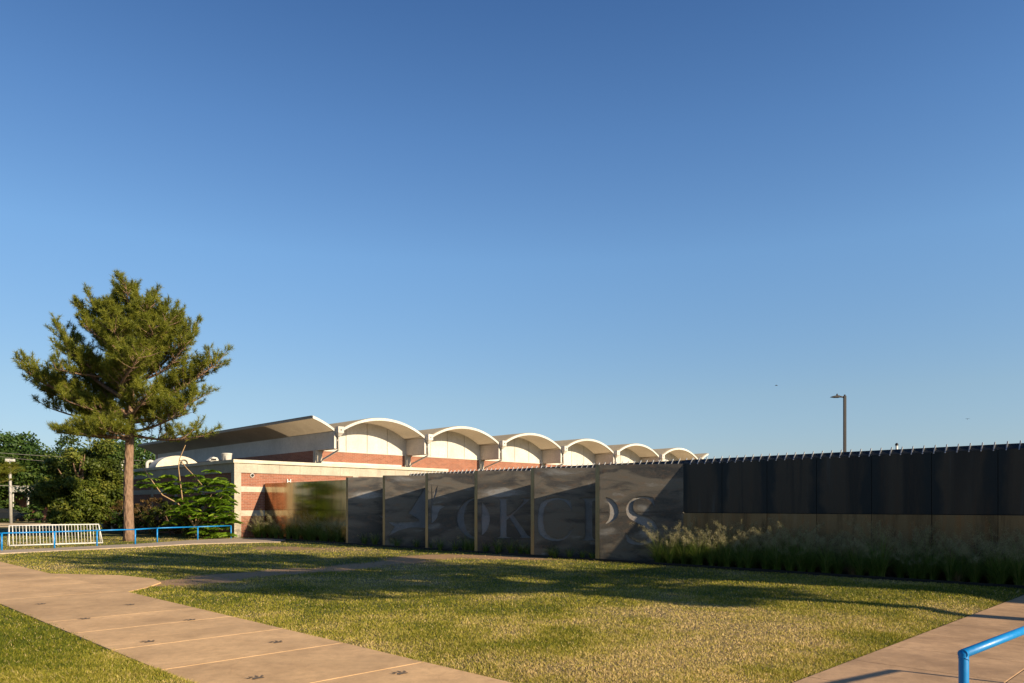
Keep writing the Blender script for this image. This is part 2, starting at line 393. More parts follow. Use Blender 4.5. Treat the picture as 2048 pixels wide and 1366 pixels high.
def lawn_z(X, Y):
    z = (fbm(X*.5, Y*.5, 3, 3)-.5)*.03
    # small bank up from the right hand walk
    e = (Y-X)-RWALK0*0-4.44
    z = z+np.clip((Y-X-4.44)/.9, 0, 1)*.085*np.clip((26-(X+Y))/4, 0, 1)*np.clip((13-(Y-X))/6, 0, 1)
    e2 = np.clip((X+Y-7.1)/1.2, 0, 1)
    return z*np.where(X+Y > 4, e2, 1)

n = N('lawn_soil'); ad = n.n('Attribute'); ad.attribute_name = 'dry'; at2 = n.n('Attribute'); at2.attribute_name = 'dirt'
v = n.coord(); a = n.noise(v, 30, 6, .7); b = n.noise(v, 6, 4)
g = n.ramp(ad.outputs['Fac'], [(0, (.075, .085, .018)), (.5, (.14, .125, .03)), (1, (.26, .18, .075))])
g = n.mix(n.ramp(a, [(.35, .5), (.65, 0.0)]), g, (.03, .035, .01))
dcol = n.ramp(a, [(.3, (.26, .14, .06)), (.7, (.44, .27, .135))])
col = n.mix(at2.outputs['Fac'], g, dcol); n.bump(a, .03)
M['lawn'] = n.set(col, .95)
xs = np.arange(-52, 40, .2); ys = np.arange(1.5, 62, .2)
XX, YY = np.meshgrid(xs, ys); ZZ = lawn_z(XX, YY)
nx_, ny_ = len(xs), len(ys); idx = np.arange(nx_*ny_).reshape(ny_, nx_)
F = np.stack([idx[:-1, :-1], idx[:-1, 1:], idx[1:, 1:], idx[1:, :-1]], -1).reshape(-1, 4)
cenx = (XX[:-1, :-1]+.1).ravel(); ceny = (YY[:-1, :-1]+.1).ravel()
keep = ~((ceny-cenx < 4.3) & (cenx+ceny > 7.2)) & (cenx+ceny < 25.9) | (ceny-cenx > 52)
keep &= ~((cenx+ceny > 4.15) & (cenx+ceny < 7.0))
lw = npmesh('lawn', np.stack([XX.ravel(), YY.ravel(), ZZ.ravel()], 1), F[keep], M['lawn'],
            attr={'dry': dry_f(XX.ravel(), YY.ravel()), 'dirt': dirt_f(XX.ravel(), YY.ravel())}, smooth=True)
tag(lw, kind='structure')
n = N('far_ground'); v = n.coord(); a = n.noise(v, .25, 6, .6); b = n.noise(v, 4, 5, .7)
col = n.ramp(a, [(.3, (.10, .10, .025)), (.7, (.20, .16, .055))]); col = n.mix(n.ramp(b, [(.4, .4), (.6, 0.0)]), col, (.05, .05, .015))
M['far'] = n.set(col, .95)
gr = MB().add([(-2500, -1500, -.06), (2500, -1500, -.06), (2500, 3500, -.06), (-2500, 3500, -.06)], [(0, 1, 2, 3)]).build('ground', M['far']); tag(gr, kind='structure')
# planting bed soil between edging and wall
SFRONT, SWALL = 25.72, 27.6
def on_sum(s, px): r = (px-CX)/FPX; Z = s/(1+r); return (r*Z, Z)
def wl(s, q):   # point on line X+Y=s with Y-X=q
    return ((s-q)/2, (s+q)/2)
b0 = wl(SFRONT, 53.8); b1 = wl(SFRONT, -14); b2 = wl(SWALL+.6, -14); b3 = wl(SWALL+.6, 53.8)
bed = MB().add([(*b0, .004), (*b1, .004), (*b2, .012), (*b3, .012)], [(0, 1, 2, 3)]).build('planting_bed', M['mulch']); tag(bed, kind='structure')
eb = MB(); wx, wy = .7071, .7071
for q0 in np.arange(52.6, -14, -2.44):
    a0 = wl(SFRONT-.02, q0); a1 = wl(SFRONT-.02, q0-2.43)
    eb.hexa([(a0[0], a0[1], -.05), (a1[0], a1[1], -.05), (a1[0]+.02, a1[1]+.02, -.05), (a0[0]+.02, a0[1]+.02, -.05)],
            [(a0[0], a0[1], .075), (a1[0], a1[1], .075), (a1[0]+.02, a1[1]+.02, .075), (a0[0]+.02, a0[1]+.02, .075)])
o = eb.build('bed_edging', M['edging']); tag(o, 'dark steel edging strip along the foot of the planting bed', 'edging')

# ---- path with slabs (left)
T = R(-45)
path = tag(bpy.data.objects.new('path', None), kind='structure'); COL.objects.link(path)
base = MB().hexa([(*wl(4.04, 60), -.1), (*wl(4.04, -6), -.1), (*wl(7.1, -6), -.1), (*wl(7.1, 60), -.1)],
                 [(*wl(4.04, 60), .012), (*wl(4.04, -6), .012), (*wl(7.1, -6), .012), (*wl(7.1, 60), .012)]).build('joint_filler', M['joint'], path)
# joints measured on the photograph (Y-X values)
JQ = []
for (x, y) in ((550, 1284.5+13), (845, 1328.5), (675, 1291), (446, 1237), (350, 1222), (235, 1185)):
    X, Y = G(x, y); JQ.append(Y-X)
q = 7.36-2.15*4
# joint spacing: fit
JQ = [G(235, 1185), G(350, 1222.5), G(446, 1237.5), G(550, 1262.5), G(675, 1291), G(845, 1328.5)]
JQ = [b_-a_ for a_, b_ in JQ]
JQ = [52, 48.5, 45, 41.5, 38, 34.5, 31.2, 28.2, 25.6]+JQ+[JQ[-1]-2.2*k for k in range(1, 7)]
for q0, q1 in zip(JQ[:-1], JQ[1:]):
    g_ = .0085
    P = [wl(4.04, q0-g_), wl(4.04, q1+g_), wl(7.1, q1+g_), wl(7.1, q0-g_)]
    MB().hexa([(*p, .0) for p in P], [(*p, .024) for p in P]).build('paving_slab', M['slab'], path, bevel=.006)
MB().prism(STUB, lambda p: (p[0], p[1], -.1), lambda p: (p[0], p[1], .0195)).build('paving_slab', M['slab'], path)
# dirt-coloured crumble along left edge handled by grass
# paw prints
def paw_mesh():
    m = MB()
    def blob(cx, cy, rx, ry, n_=12, tilt=0):
        vs_ = []
        for j in range(n_):
            t = 2*math.pi*j/n_; x, y = rx*math.cos(t), ry*math.sin(t)
            vs_.append((cx+x*math.cos(tilt)-y*math.sin(tilt), cy+x*math.sin(tilt)+y*math.cos(tilt), 0))
        m.add(vs_, [tuple(range(n_))])
    # pad
    m.add([(-.13, -.07, 0), (-.10, -.12, 0), (-.03, -.10, 0), (.03, -.10, 0), (.10, -.12, 0), (.13, -.07, 0), (.09, .0, 0), (.04, .055, 0), (-.04, .055, 0), (-.09, .0, 0)], [tuple(range(10))])
    blob(-.15, .06, .032, .05, tilt=.5); blob(-.06, .13, .034, .055, tilt=.15); blob(.06, .13, .034, .055, tilt=-.15); blob(.15, .06, .032, .05, tilt=-.5)
    for x, y, t in ((-.185, .135, .5), (-.075, .215, .15), (.075, .215, -.15), (.185, .135, -.5)): blob(x, y, .012, .022, 6, t)
    return m.mesh('paw_print', M['paw'])
pm = paw_mesh()
for (x, y) in ((82, 1211), (260, 1212.5), (170, 1241), (381, 1243.5), (297, 1287.5), (554, 1288.5), (514, 1361), (802, 1351.5)):
    X, Y = G(x, y); inst(pm, 'paw_print', path, (X, Y, .029), (0, 0, R(45)), (.46, .46, 1))
# ---- far walk
o = MB().prism(FARW, lambda p: (p[0], p[1], -.1), lambda p: (p[0], p[1], .04)).build('far_walk', M['walk_far']); tag(o, kind='structure')
# ---- right walk (runs along +X+Y)
rw = tag(bpy.data.objects.new('right_walk', None), kind='structure'); COL.objects.link(rw)
def dl(d, s): return ((s-d)/2, (s+d)/2)
MB().hexa([(*dl(4.44, 6), -.12), (*dl(.4, 6), -.12), (*dl(.4, 27.5), -.12), (*dl(4.44, 27.5), -.12)], [(*dl(4.44, 6), .0), (*dl(.4, 6), .0), (*dl(.4, 27.5), .0), (*dl(4.44, 27.5), .0)]).build('joint_filler', M['dark'], rw)
s0 = 13.5-1.62*5
while s0 < 26:
    for d0, d1 in ((4.44, 2.42), (2.41, .4)):
        P = [dl(d0, s0), dl(d1-.0, s0), dl(d1, s0+1.61), dl(d0, s0+1.61)]
        MB().hexa([(*p, -.02) for p in P], [(*p, .022) for p in P]).build('paving_slab', M['slab_pink'], rw, bevel=.008)
    s0 += 1.62
# ground east of the right walk
o = MB().add([(*dl(.4, -20), -.004), (*dl(-60, -20), -.004), (*dl(-60, 27.6), -.004), (*dl(.4, 27.6), -.004)], [(0, 1, 2, 3)]).build('side_ground', M['far']); tag(o, kind='structure')
# road far left with kerb
rd = [G(-900, 1066), G(75, 1064), G(75, 1052.5), G(-900, 1052)]
o = MB().prism([(-120, 47.5), (-20, 52.5), (-20, 62), (-120, 57)], lambda p: (p[0], p[1], -.055), lambda p: (p[0], p[1], -.03)).build('road', M['asphalt']); tag(o, kind='structure')
o = MB().prism([(-120, 57), (-20, 62), (-20, 62.5), (-120, 57.5)], lambda p: (p[0], p[1], -.05), lambda p: (p[0], p[1], .09)).build('kerb', M['walk_far']); tag(o, kind='structure')
o = MB().prism([(-120, 66), (-20, 71), (-20, 72.4), (-120, 67.4)], lambda p: (p[0], p[1], -.05), lambda p: (p[0], p[1], .05)).build('far_pavement', M['walk_far']); tag(o, kind='structure')

# ------------------------------------------------------------------ school building (local frame: x toward the camera-right, y along the facade)
C0 = (-14.88, 40.07)
bld = thing('school_building', 'red brick school building with a row of white barrel vaults and a low flat wing', 'building', (C0[0], C0[1], 0), T)
def part(name, mb, mat, bevel=0, parent=None, label=None): return mb.build(name, mat, parent or bld, bevel, label=label)
# low wing
YE = 14.8; XB = -20.2
part('corner_column', MB().box(-.36, .03, -.03, .36, -.1, 3.5), M['conc'], .015)
# front brick fields and bands (recessed behind column face)
def brickrun(x, y0, y1, zs):
    for z0, z1, k in zs:
        if k: part('brick_wall', MB().box(x-.25, x, y0, y1, z0, z1), M['brick'])
        else: part('stone_band', MB().box(x-.25, x+.012, y0, y1, z0, z1), M['conc_band'])
ZS = ((-.1, 1.155, 1), (1.155, 1.455, 0), (1.455, 2.463, 1), (2.463, 2.763, 0), (2.763, 3.5, 1))
brickrun(-.06, .36, YE-.4, ZS)
for yc in (7.6, YE-.2): part('facade_column', MB().box(-.33, .0, yc-.2, yc+.2, -.1, 3.5), M['conc'], .01)
# fascia beam in formwork lengths
y = -.03; k = 0
for L in (1.35, 1.3, 1.25, 1.35, 1.3, 1.4, 1.3, 1.35, 1.3, 1.3, 1.5):
    y1 = min(y+L-.008, YE); part('fascia_beam', MB().box(-.3, .0 if k else .03, y, y1, 3.5, 4.02), M['conc'], .004); y += L; k += 1
x = -.3
for k in range(14):
    part('fascia_beam', MB().box(x-1.41, x, -.03, .27, 3.5, 4.02), M['conc'], .004); x -= 1.42
part('coping', MB().box(-.45, .11, -.11, YE+.06, 4.02, 4.2), M['coping'], .01)
part('coping', MB().box(XB-.1, -.45, -.11, .35, 4.02, 4.2), M['coping'], .01)
part('roof_deck', MB().box(XB, -.3, .3, YE, 3.9, 4.06), M['gravel'])
# left face
xs_ = [-.36, -4.3, -8.3, -12.3, -16.3, XB]
for xa, xb in zip(xs_[:-1], xs_[1:]):
    for z0, z1, k in ZS:
        part('brick_wall' if k else 'stone_band', MB().box(xb+.3, xa, .06 if k else .045, .3, z0, z1), M['brick'] if k else M['conc_band'])
    part('facade_column', MB().box(xb, xb+.3, -.0, .33, -.1, 3.5), M['conc'], .01)
part('end_wall', MB().box(XB-.1, XB, .0, YE, -.1, 3.95), M['brick'])
part('end_wall', MB().box(-5.0, -.26, YE-.25, YE-.0, -.1, 3.495), M['brick'])
# main hall
YB, SP, NB = 8.21, 7.31, 6
XF, XW, XR = -3.0, -5.14, -34.0
ZB, ZSPR, RISE, HA = 5.38, 6.64, .98, SP/2-.26
RR = (HA*HA+RISE*RISE)/(2*RISE)
def arcz(dy, r=0.0): return ZSPR+RISE-RR+math.sqrt(max((RR+r)**2-dy*dy, .0))
def shell(y0, y1, yc, xa, xb, t0, t1, n_=26):
    m = MB(); P = []
    for i in range(n_+1):
        y_ = y0+(y1-y0)*i/n_; P.append(y_)
    for xx in (xa, xb):
        for y_ in P: m.v.append((xx, y_, arcz(y_-yc)+t0))
        for y_ in P: m.v.append((xx, y_, arcz(y_-yc)+t1))
    q = n_+1
    for i in range(n_):
        m.f.append((i, i+1, 2*q+i+1, 2*q+i)); m.sm.append(True)              # underside
        m.f.append((q+i+1, q+i, 3*q+i, 3*q+i+1)); m.sm.append(True)          # top
        m.f.append((i+1, i, q+i, q+i+1)); m.sm.append(False)
        m.f.append((2*q+i, 2*q+i+1, 3*q+i+1, 3*q+i)); m.sm.append(False)
    for i in (0, n_):
        m.f.append((i, 2*q+i, 3*q+i, q+i)); m.sm.append(False)
    return m
rng = random.Random(4)
for k in range(-1, NB+1):
    yc = YB+SP*(k+.5); y0, y1 = yc-HA, yc+HA
    if k == -1: y0 = YB-1.8
    if k == NB: y1 = YB+SP*NB+1.8
    part('vault_shell', shell(y0, y1, yc, XF, XR, -.15, 0), M['soffit'])
    # weathered covering, front edge uneven
    part('roof_covering', shell(y0+.02, y1-.02, yc, XF-.16, XR+.1, .004, .045), M['gravel'])
    part('front_lip', shell(y0, y1, yc, XF+.03, XF+.002, -.16, .012), M['white'])
    if 0 <= k < NB:
        # end wall panels (4 per bay) with open joints
        yy = [y0-.02, y0+1.72, y0+3.42, y0+5.12, y1+.02]
        for a_, b_ in zip(yy[:-1], yy[1:]):
            a1, b1 = a_+.022, b_-.022; pts = [(a1, ZB+.03), (b1, ZB+.03)]
            for i in range(9):
                y_ = b1+(a1-b1)*i/8; pts.append((y_, arcz(max(-HA, min(HA, y_-yc)))-.15-.002))
            part('wall_panel', MB().prism(pts, lambda p: (XW-.08, p[0], p[1]), lambda p: (XW, p[0], p[1])), M['white'])
        part('backing', MB().box(XW-.2, XW-.09, y0, y1, ZB, ZSPR), M['conc_band'])
        part('brick_wall', MB().box(XW-.25, XW-.005, y0-.24, y1+.24, -.1, ZB+.005), M['brick'])
        part('brick_ledge', MB().box(XW-.02, XW+.035, y0, y1, ZB-.03, ZB+.025), M['beamp'])
for k in range(0, NB+1):
    yk = YB+SP*k
    for s in (-1, 1):
        a_, b_ = sorted((yk+s*.10, yk+s*.26))
        part('edge_beam', MB().box(XR, XF, a_, b_, ZB, ZSPR-.0), M['beamp'], .006)
    part('gutter_floor', MB().box(XR, XF-.12, yk-.10, yk+.10, ZB+.5, ZB+.6), M['beamp'])
    # scupper box with throat and hole
    sb = part('scupper_box', MB().box(XF+.035, XF+.40, yk-.21, yk+.21, 6.37, 6.78), M['beamp'], .01)
    MB().tube([(XF+.39, yk, 6.56), (XF+.406, yk, 6.56)], .05, 10).build('overflow_hole', M['black'], sb)
    MB().hexa([(XF+.05, yk-.07, 6.15), (XF+.05, yk+.07, 6.15), (XF+.2, yk+.07, 6.15), (XF+.2, yk-.07, 6.15)][::-1],
              [(XF+.04, yk-.2, 6.37), (XF+.04, yk+.2, 6.37), (XF+.38, yk+.2, 6.37), (XF+.38, yk-.2, 6.37)][::-1]).build('throat', M['beamp'], sb)
    dp = MB().tube([(XF+.09, yk+.02, 6.2), (XF+.09, yk+.02, ZB-.02), (XF+.02, yk+.02, ZB-.10), (XW+.35, yk-.02, ZB-.62), (XW+.2, yk-.02, ZB-.78), (XW+.2, yk-.02, 4.25 if k < 1 else .1)], .06, 10)
    part('downspout', dp, M['beamp'])
    part('pier', MB().box(XW-.2, XW+.09, yk-.42, yk+.1, -.1, ZB-.003), M['conc'], .01)
# side and back walls of the hall
part('brick_wall', MB().box(XR+.6, XW-.26, YB-.28, YB-.03, -.1, ZB-.004), M['brick'])
part('brick_wall', MB().box(XR+.6, XW-.26, YB+SP*NB+.0, YB+SP*NB+.25, -.1, ZB-.004), M['brick'])
part('brick_wall', MB().box(XR+.3, XR+.59, YB-.28, YB+SP*NB+.25, -.1, ZSPR), M['brick'])
part('flashing', MB().box(XW+.0, XW+.06, YB+.12, YE, 4.06, 4.66), M['white'], .004)
part('flashing', MB().box(XW+.0, XW+.05, YB-.9, YB-.45, 4.06, 4.5), M['white'], .004)
# roof equipment: things of their own
def loc2w(x, y, z=0):
    c_, s_ = math.cos(T), math.sin(T); return (C0[0]+x*c_-y*s_, C0[1]+x*s_+y*c_, z)
def w2loc(X, Y):
    c_, s_ = math.cos(T), math.sin(T); dx, dy = X-C0[0], Y-C0[1]; return (dx*c_+dy*s_, -dx*s_+dy*c_)
RZ = 4.06
# arched hood
hd = thing('roof_hood', 'white half-round roof hood with a dark arch mark, on the low roof behind the pine', 'roof hood', (*at(357, 50), RZ), T)
def halfround(r, z0, x0, x1, sy_=1, n_=20):
    m = MB(); P = [(r*sy_*math.cos(math.pi*i/n_), z0+r*math.sin(math.pi*i/n_)) for i in range(n_+1)]
    return m.prism(P, lambda p: (x0, p[0], p[1]), lambda p: (x1, p[0], p[1]))
halfround(.98, .02, -1.5, 0, 1.45).build('hood_body', M['white'], hd)
halfround(.98, .02, .0, .03, 1.53).build('front_rim', M['coping'], hd)
mk = MB(); pts = []
for i in range(15):
    t = R(-35)+R(250)*i/14; pts.append((.05, .35+.21*math.cos(t), .52+.21*math.sin(t)))
mk.tube([(.05, .72, .40)]+pts[0:1]+pts[1:]+[(.05, -.0, .40)], .05, 6); mk.build('arch_mark', M['black'], hd)
# bucket shaped fan
fan = thing('roof_fan', 'white tapered round exhaust fan near the corner of the low roof', 'exhaust fan', (*at(453.5, 46), RZ))
MB().lathe([(.22, 0), (.24, .35), (.27, .5), (.31, .82), (.325, .84), (.325, .88), (.27, .89)], 20).build('fan_housing', M['white'], fan)
MB().box(-.3, .3, -.3, .3, 0, .12).build('kerb_base', M['ribm'], fan)
MB().tube([(.05, -.30, .45), (.05, -.30, .72)], .03, 6).build('bracket', M['pole'], fan)
vb = thing('roof_vent', 'small white angled vent cap on the low roof beside the fan', 'vent', (*at(425, 46), RZ), T)
MB().box(-.15, .15, -.18, .18, 0, .42).build('vent_neck', M['white'], vb)
MB().prism([(-.33, .42), (.33, .42), (.2, .62), (-.05, .66)], lambda p: (-.2, p[0], p[1]), lambda p: (.24, p[0], p[1])).build('vent_cap', M['white'], vb, .01)
MB().box(.235, .26, -.2, .12, .45, .55).build('louvre', M['dark'], vb)
def gooseneck(px, Zd, h, label):
    t_ = thing('gooseneck_vent', label, 'vent pipe', (*at(px, Zd), RZ), R(20), 'white gooseneck vent pipes on the low roof')
    pts = [(0, 0, 0), (0, 0, h-.3)]+[(.22-.22*math.cos(R(a)), 0, h-.3+.22*math.sin(R(a))) for a in range(15, 181, 15)]+[(.44, 0, h-.4)]
    MB().tube(pts, .11, 12).build('pipe', M['white'], t_); MB().lathe([(.2, 0), (.2, .08), (.12, .1)], 12).build('collar', M['white'], t_)
gooseneck(243, 55, 1.0, 'white gooseneck vent pipe on the low roof, left of the pine trunk')
gooseneck(294, 53, .9, 'white gooseneck vent pipe on the low roof, between pine trunk and half-round hood')
# dome camera on brick
dc = thing('security_camera', 'small round dome security camera on the brick under the fascia beam', 'camera', loc2w(-.058, 1.0, 3.37), T)
MB().tube([(0, 0, 0), (.07, 0, 0)], .115, 18).build('mount_ring', M['white'], dc)
MB().tube([(.07, 0, 0), (.12, 0, 0), (.15, 0, -.01)], [.08, .07, .03], 16).build('dome', M['black'], dc)
fx = thing('wall_fixture', 'small pale metal bracket fixture on the brick above the polished steel wall', 'wall fixture', loc2w(-.058, 3.2, 3.12), T)
MB().box(0, .07, -.14, -.09, -.16, .1).box(0, .07, .05, .10, -.16, .1).build('plate', M['ribm'], fx); MB().box(.0, .05, -.09, .05, -.05, 0).build('bar', M['ribm'], fx)
rp = thing('round_plate', 'round grey cover plate set low on the concrete corner column', 'cover plate', loc2w(.032, .17, 1.33), T)
MB().tube([(0, 0, 0), (.012, 0, 0)], .12, 20).build('plate', M['conc_band'], rp); MB().tube([(.012, 0, 0), (.02, 0, 0)], .02, 8).build('screw', M['pole'], rp)

# ------------------------------------------------------------------ steel walls
ZT, ZM = 2.97, 1.5
OW = on_sum(SWALL, 1367)
rwall = thing('steel_wall', 'long dark steel plate wall with ribbed parapet running off to the right behind tall grasses', 'wall', (OW[0], OW[1], 0), T)
# seams measured
seam_px = (1444, 1534, 1633, 1743, 1863, 1996)
us = [0.0]
for p in seam_px:
    P = on_sum(SWALL, p); us.append(math.hypot(P[0]-OW[0], P[1]-OW[1]))
while us[-1] < 21: us.append(us[-1]+1.36)
for i, (a_, b_) in enumerate(zip(us[:-1], us[1:])):
    MB().box(a_+(.006 if i else -.02), b_-.006, 0, .012, ZM+.008, ZT).build('upper_panel', STEELW[i % 3], rwall, .002)
    MB().box(a_+(.006 if i else -.02), b_-.006, .0, .012, 0.0, ZM-.008).build('lower_panel', STEELL[i % 3], rwall, .002)
    MB().box(a_+.006, b_-.006, .158, .17, 0, ZT).build('rear_panel', STEELW[(i+1) % 3], rwall)
MB().box(0, us[-1], .02, .15, 0, ZT-.01).build('core', M['dark'], rwall)
# parapet strip leaning back with ribs
UL = -14.2; YO = .45
def strip(u0, u1, yo, zo):
    MB().hexa([(u0, yo, ZT+.002), (u1, yo, ZT+.002), (u1, yo+.17, ZT+.002), (u0, yo+.17, ZT+.002)], [(u0, yo+.11, ZT+.12+zo), (u1, yo+.11, ZT+.12+zo), (u1, yo+.17, ZT+.12+zo), (u0, yo+.17, ZT+.12+zo)]).build('parapet_strip', M['band'], rwall)
strip(0, us[-1], 0, 0); strip(UL, 0, YO, .025)
ribm = MB().hexa([(-.012, -.02, ZT-.03), (.012, -.02, ZT-.03), (.012, .05, ZT-.03), (-.012, .05, ZT-.03)], [(-.012, .12, ZT+.18), (.012, .12, ZT+.18), (.012, .145, ZT+.18), (-.012, .145, ZT+.18)]).mesh('rib', M['ribm'])
u = -14.1
while u < us[-1]:
    inst(ribm, 'rib', rwall, (u, 0 if u > 0 else YO, 0 if u > 0 else .025)); u += .243
# rear posts carrying the strip behind the sign panels
for u in np.arange(-14, -1, 4.5):
    MB().box(u-.05, u+.05, .63, .73, 0, ZT+.1).build('rear_post', M['bronze'], rwall)
# polished wall on the left
JP = on_sum(SWALL, 529)
pw = thing('polished_wall', 'polished steel wall joining the brick facade, mirroring the bricks and a green tree', 'wall', (JP[0], JP[1], 0), T)
pus = [.02]
for p in (546, 564, 605, 633, 664, 695.5):
    P = on_sum(SWALL, p); pus.append(math.hypot(P[0]-JP[0], P[1]-JP[1]))
for a_, b_ in zip(pus[:-1], pus[1:]):
    MB().box(a_+.006, b_-.006, 0, .012, ZM+.006, ZT-.03).build('upper_panel', M['mirror'], pw)
    MB().box(a_+.006, b_-.006, 0, .012, 0, ZM-.006).build('lower_panel', M['mirror'], pw)
    MB().box(a_+.006, b_-.006, .14, .15, 0, ZT-.03).build('rear_panel', STEELL[0], pw)
MB().box(0.02, pus[-1], .02, .13, 0, ZT-.04).build('core', M['dark'], pw)

# sign panels with cut letters
fpx = [696, 770, 856, 955, 1068.5, 1199]
Fp = [on_sum(SFRONT, p) for p in fpx]
Bp = [on_sum(SWALL, p) for p in fpx[1:]]+[OW]
def c21(u, v): return (680+u*.14645, 920+v*.14645)
def c22(u, v): return (900+u*.14645, 920+v*.14645)
def c3(u, v): return (1160+u*.15373, 920+v*.15373)
HOLES = {
 0: [[c21(*p) for p in ((535, 752), (570, 758), (598, 770), (598, 812), (560, 782))]],
 1: [[c21(*p) for p in ((650, 838), (760, 845), (900, 842), (1085, 828), (1040, 785), (990, 752), (935, 725), (1000, 620), (1080, 500), (1163, 372), (1178, 385), (1178, 930), (1060, 918), (950, 922), (800, 962), (668, 1033), (705, 970), (745, 905), (700, 880))]],
 2: [[c21(*p) for p in ((1247, 325), (1257, 400), (1263, 520), (1262, 618), (1300, 610), (1360, 610), (1430, 633), (1365, 675), (1345, 710), (1325, 790), (1290, 830), (1258, 858), (1248, 858))],
     [c21(*p) for p in ((1335, 345), (1322, 440), (1295, 520), (1268, 590), (1272, 510), (1290, 430), (1312, 385))],
     [c22(*p) for p in ((352, 515), (300, 518), (245, 535), (185, 580), (135, 640), (102, 710), (90, 780), (95, 850), (120, 920), (165, 985), (225, 1040), (300, 1075), (352, 1085), (352, 1060), (300, 1035), (245, 985), (210, 920), (192, 840), (190, 760), (200, 690), (225, 620), (265, 568), (310, 540), (352, 530))]],
 3: [[c22(*p) for p in ((432, 572), (480, 620), (520, 685), (542, 760), (544, 830), (528, 905), (495, 970), (450, 1015), (432, 1028), (428, 900), (430, 700))],
     [c22(*p) for p in ((600, 517), (858, 517), (858, 527), (800, 532), (772, 545), (772, 758), (790, 762), (905, 665), (985, 578), (1003, 545), (990, 530), (945, 527), (945, 517), (1122, 517), (1122, 527), (1085, 545), (1020, 600), (858, 748), (1000, 940), (1060, 1030), (1110, 1055), (1110, 1064), (950, 1064), (950, 1056), (970, 1040), (812, 785), (772, 822), (772, 1040), (790, 1055), (835, 1058), (835, 1066), (620, 1066), (620, 1058), (665, 1054), (682, 1040), (682, 545), (660, 530), (600, 527))]],
 4: [[c22(*p) for p in ((1668, 700), (1648, 552), (1590, 525), (1510, 508), (1420, 508), (1330, 525), (1250, 565), (1215, 640), (1200, 720), (1194, 850), (1202, 960), (1230, 1020), (1300, 1075), (1390, 1102), (1480, 1107), (1560, 1085), (1620, 1040), (1665, 975), (1685, 930), (1650, 950), (1600, 1020), (1530, 1062), (1450, 1072), (1375, 1050), (1318, 1000), (1288, 930), (1276, 850), (1276, 740), (1292, 650), (1335, 583), (1400, 548), (1480, 538), (1550, 552), (1600, 590), (1635, 640))],
     [(1159, 995.3), (1197.3, 995.3), (1197.3, 999), (1186, 1002), (1184.5, 1004), (1184.5, 1072), (1187, 1078), (1194, 1079), (1194, 1080.6), (1160, 1080.6), (1160, 1079), (1167.5, 1077), (1170.5, 1072), (1170.5, 1004), (1167, 999), (1159, 997.5)]],
 5: [[c3(*p) for p in ((336, 483), (380, 492), (430, 522), (475, 570), (498, 625), (505, 680), (488, 735), (448, 780), (398, 808), (336, 832), (336, 822), (370, 780), (388, 720), (390, 650), (382, 590), (362, 545), (336, 512))],
     [c3(*p) for p in ((957, 490), (972, 608), (945, 568), (905, 522), (850, 497), (790, 494), (735, 512), (700, 548), (688, 610), (702, 662), (745, 700), (870, 735), (930, 765), (975, 810), (1008, 870), (1018, 930), (1000, 1000), (950, 1055), (870, 1092), (790, 1103), (700, 1097), (650, 1085), (605, 1052), (587, 937), (610, 965), (650, 1012), (710, 1055), (780, 1068), (850, 1048), (893, 1003), (903, 950), (880, 900), (820, 852), (700, 797), (640, 757), (607, 705), (598, 640), (610, 590), (645, 535), (700, 497), (770, 472), (850, 467), (910, 478))]],
}
sign = thing('sign_wall', 'dark steel sign wall of six stepped panels with cut-out star and letters OKCPS', 'sign', (0, 0, 0), 0)
dg = bpy.context.evaluated_depsgraph_get
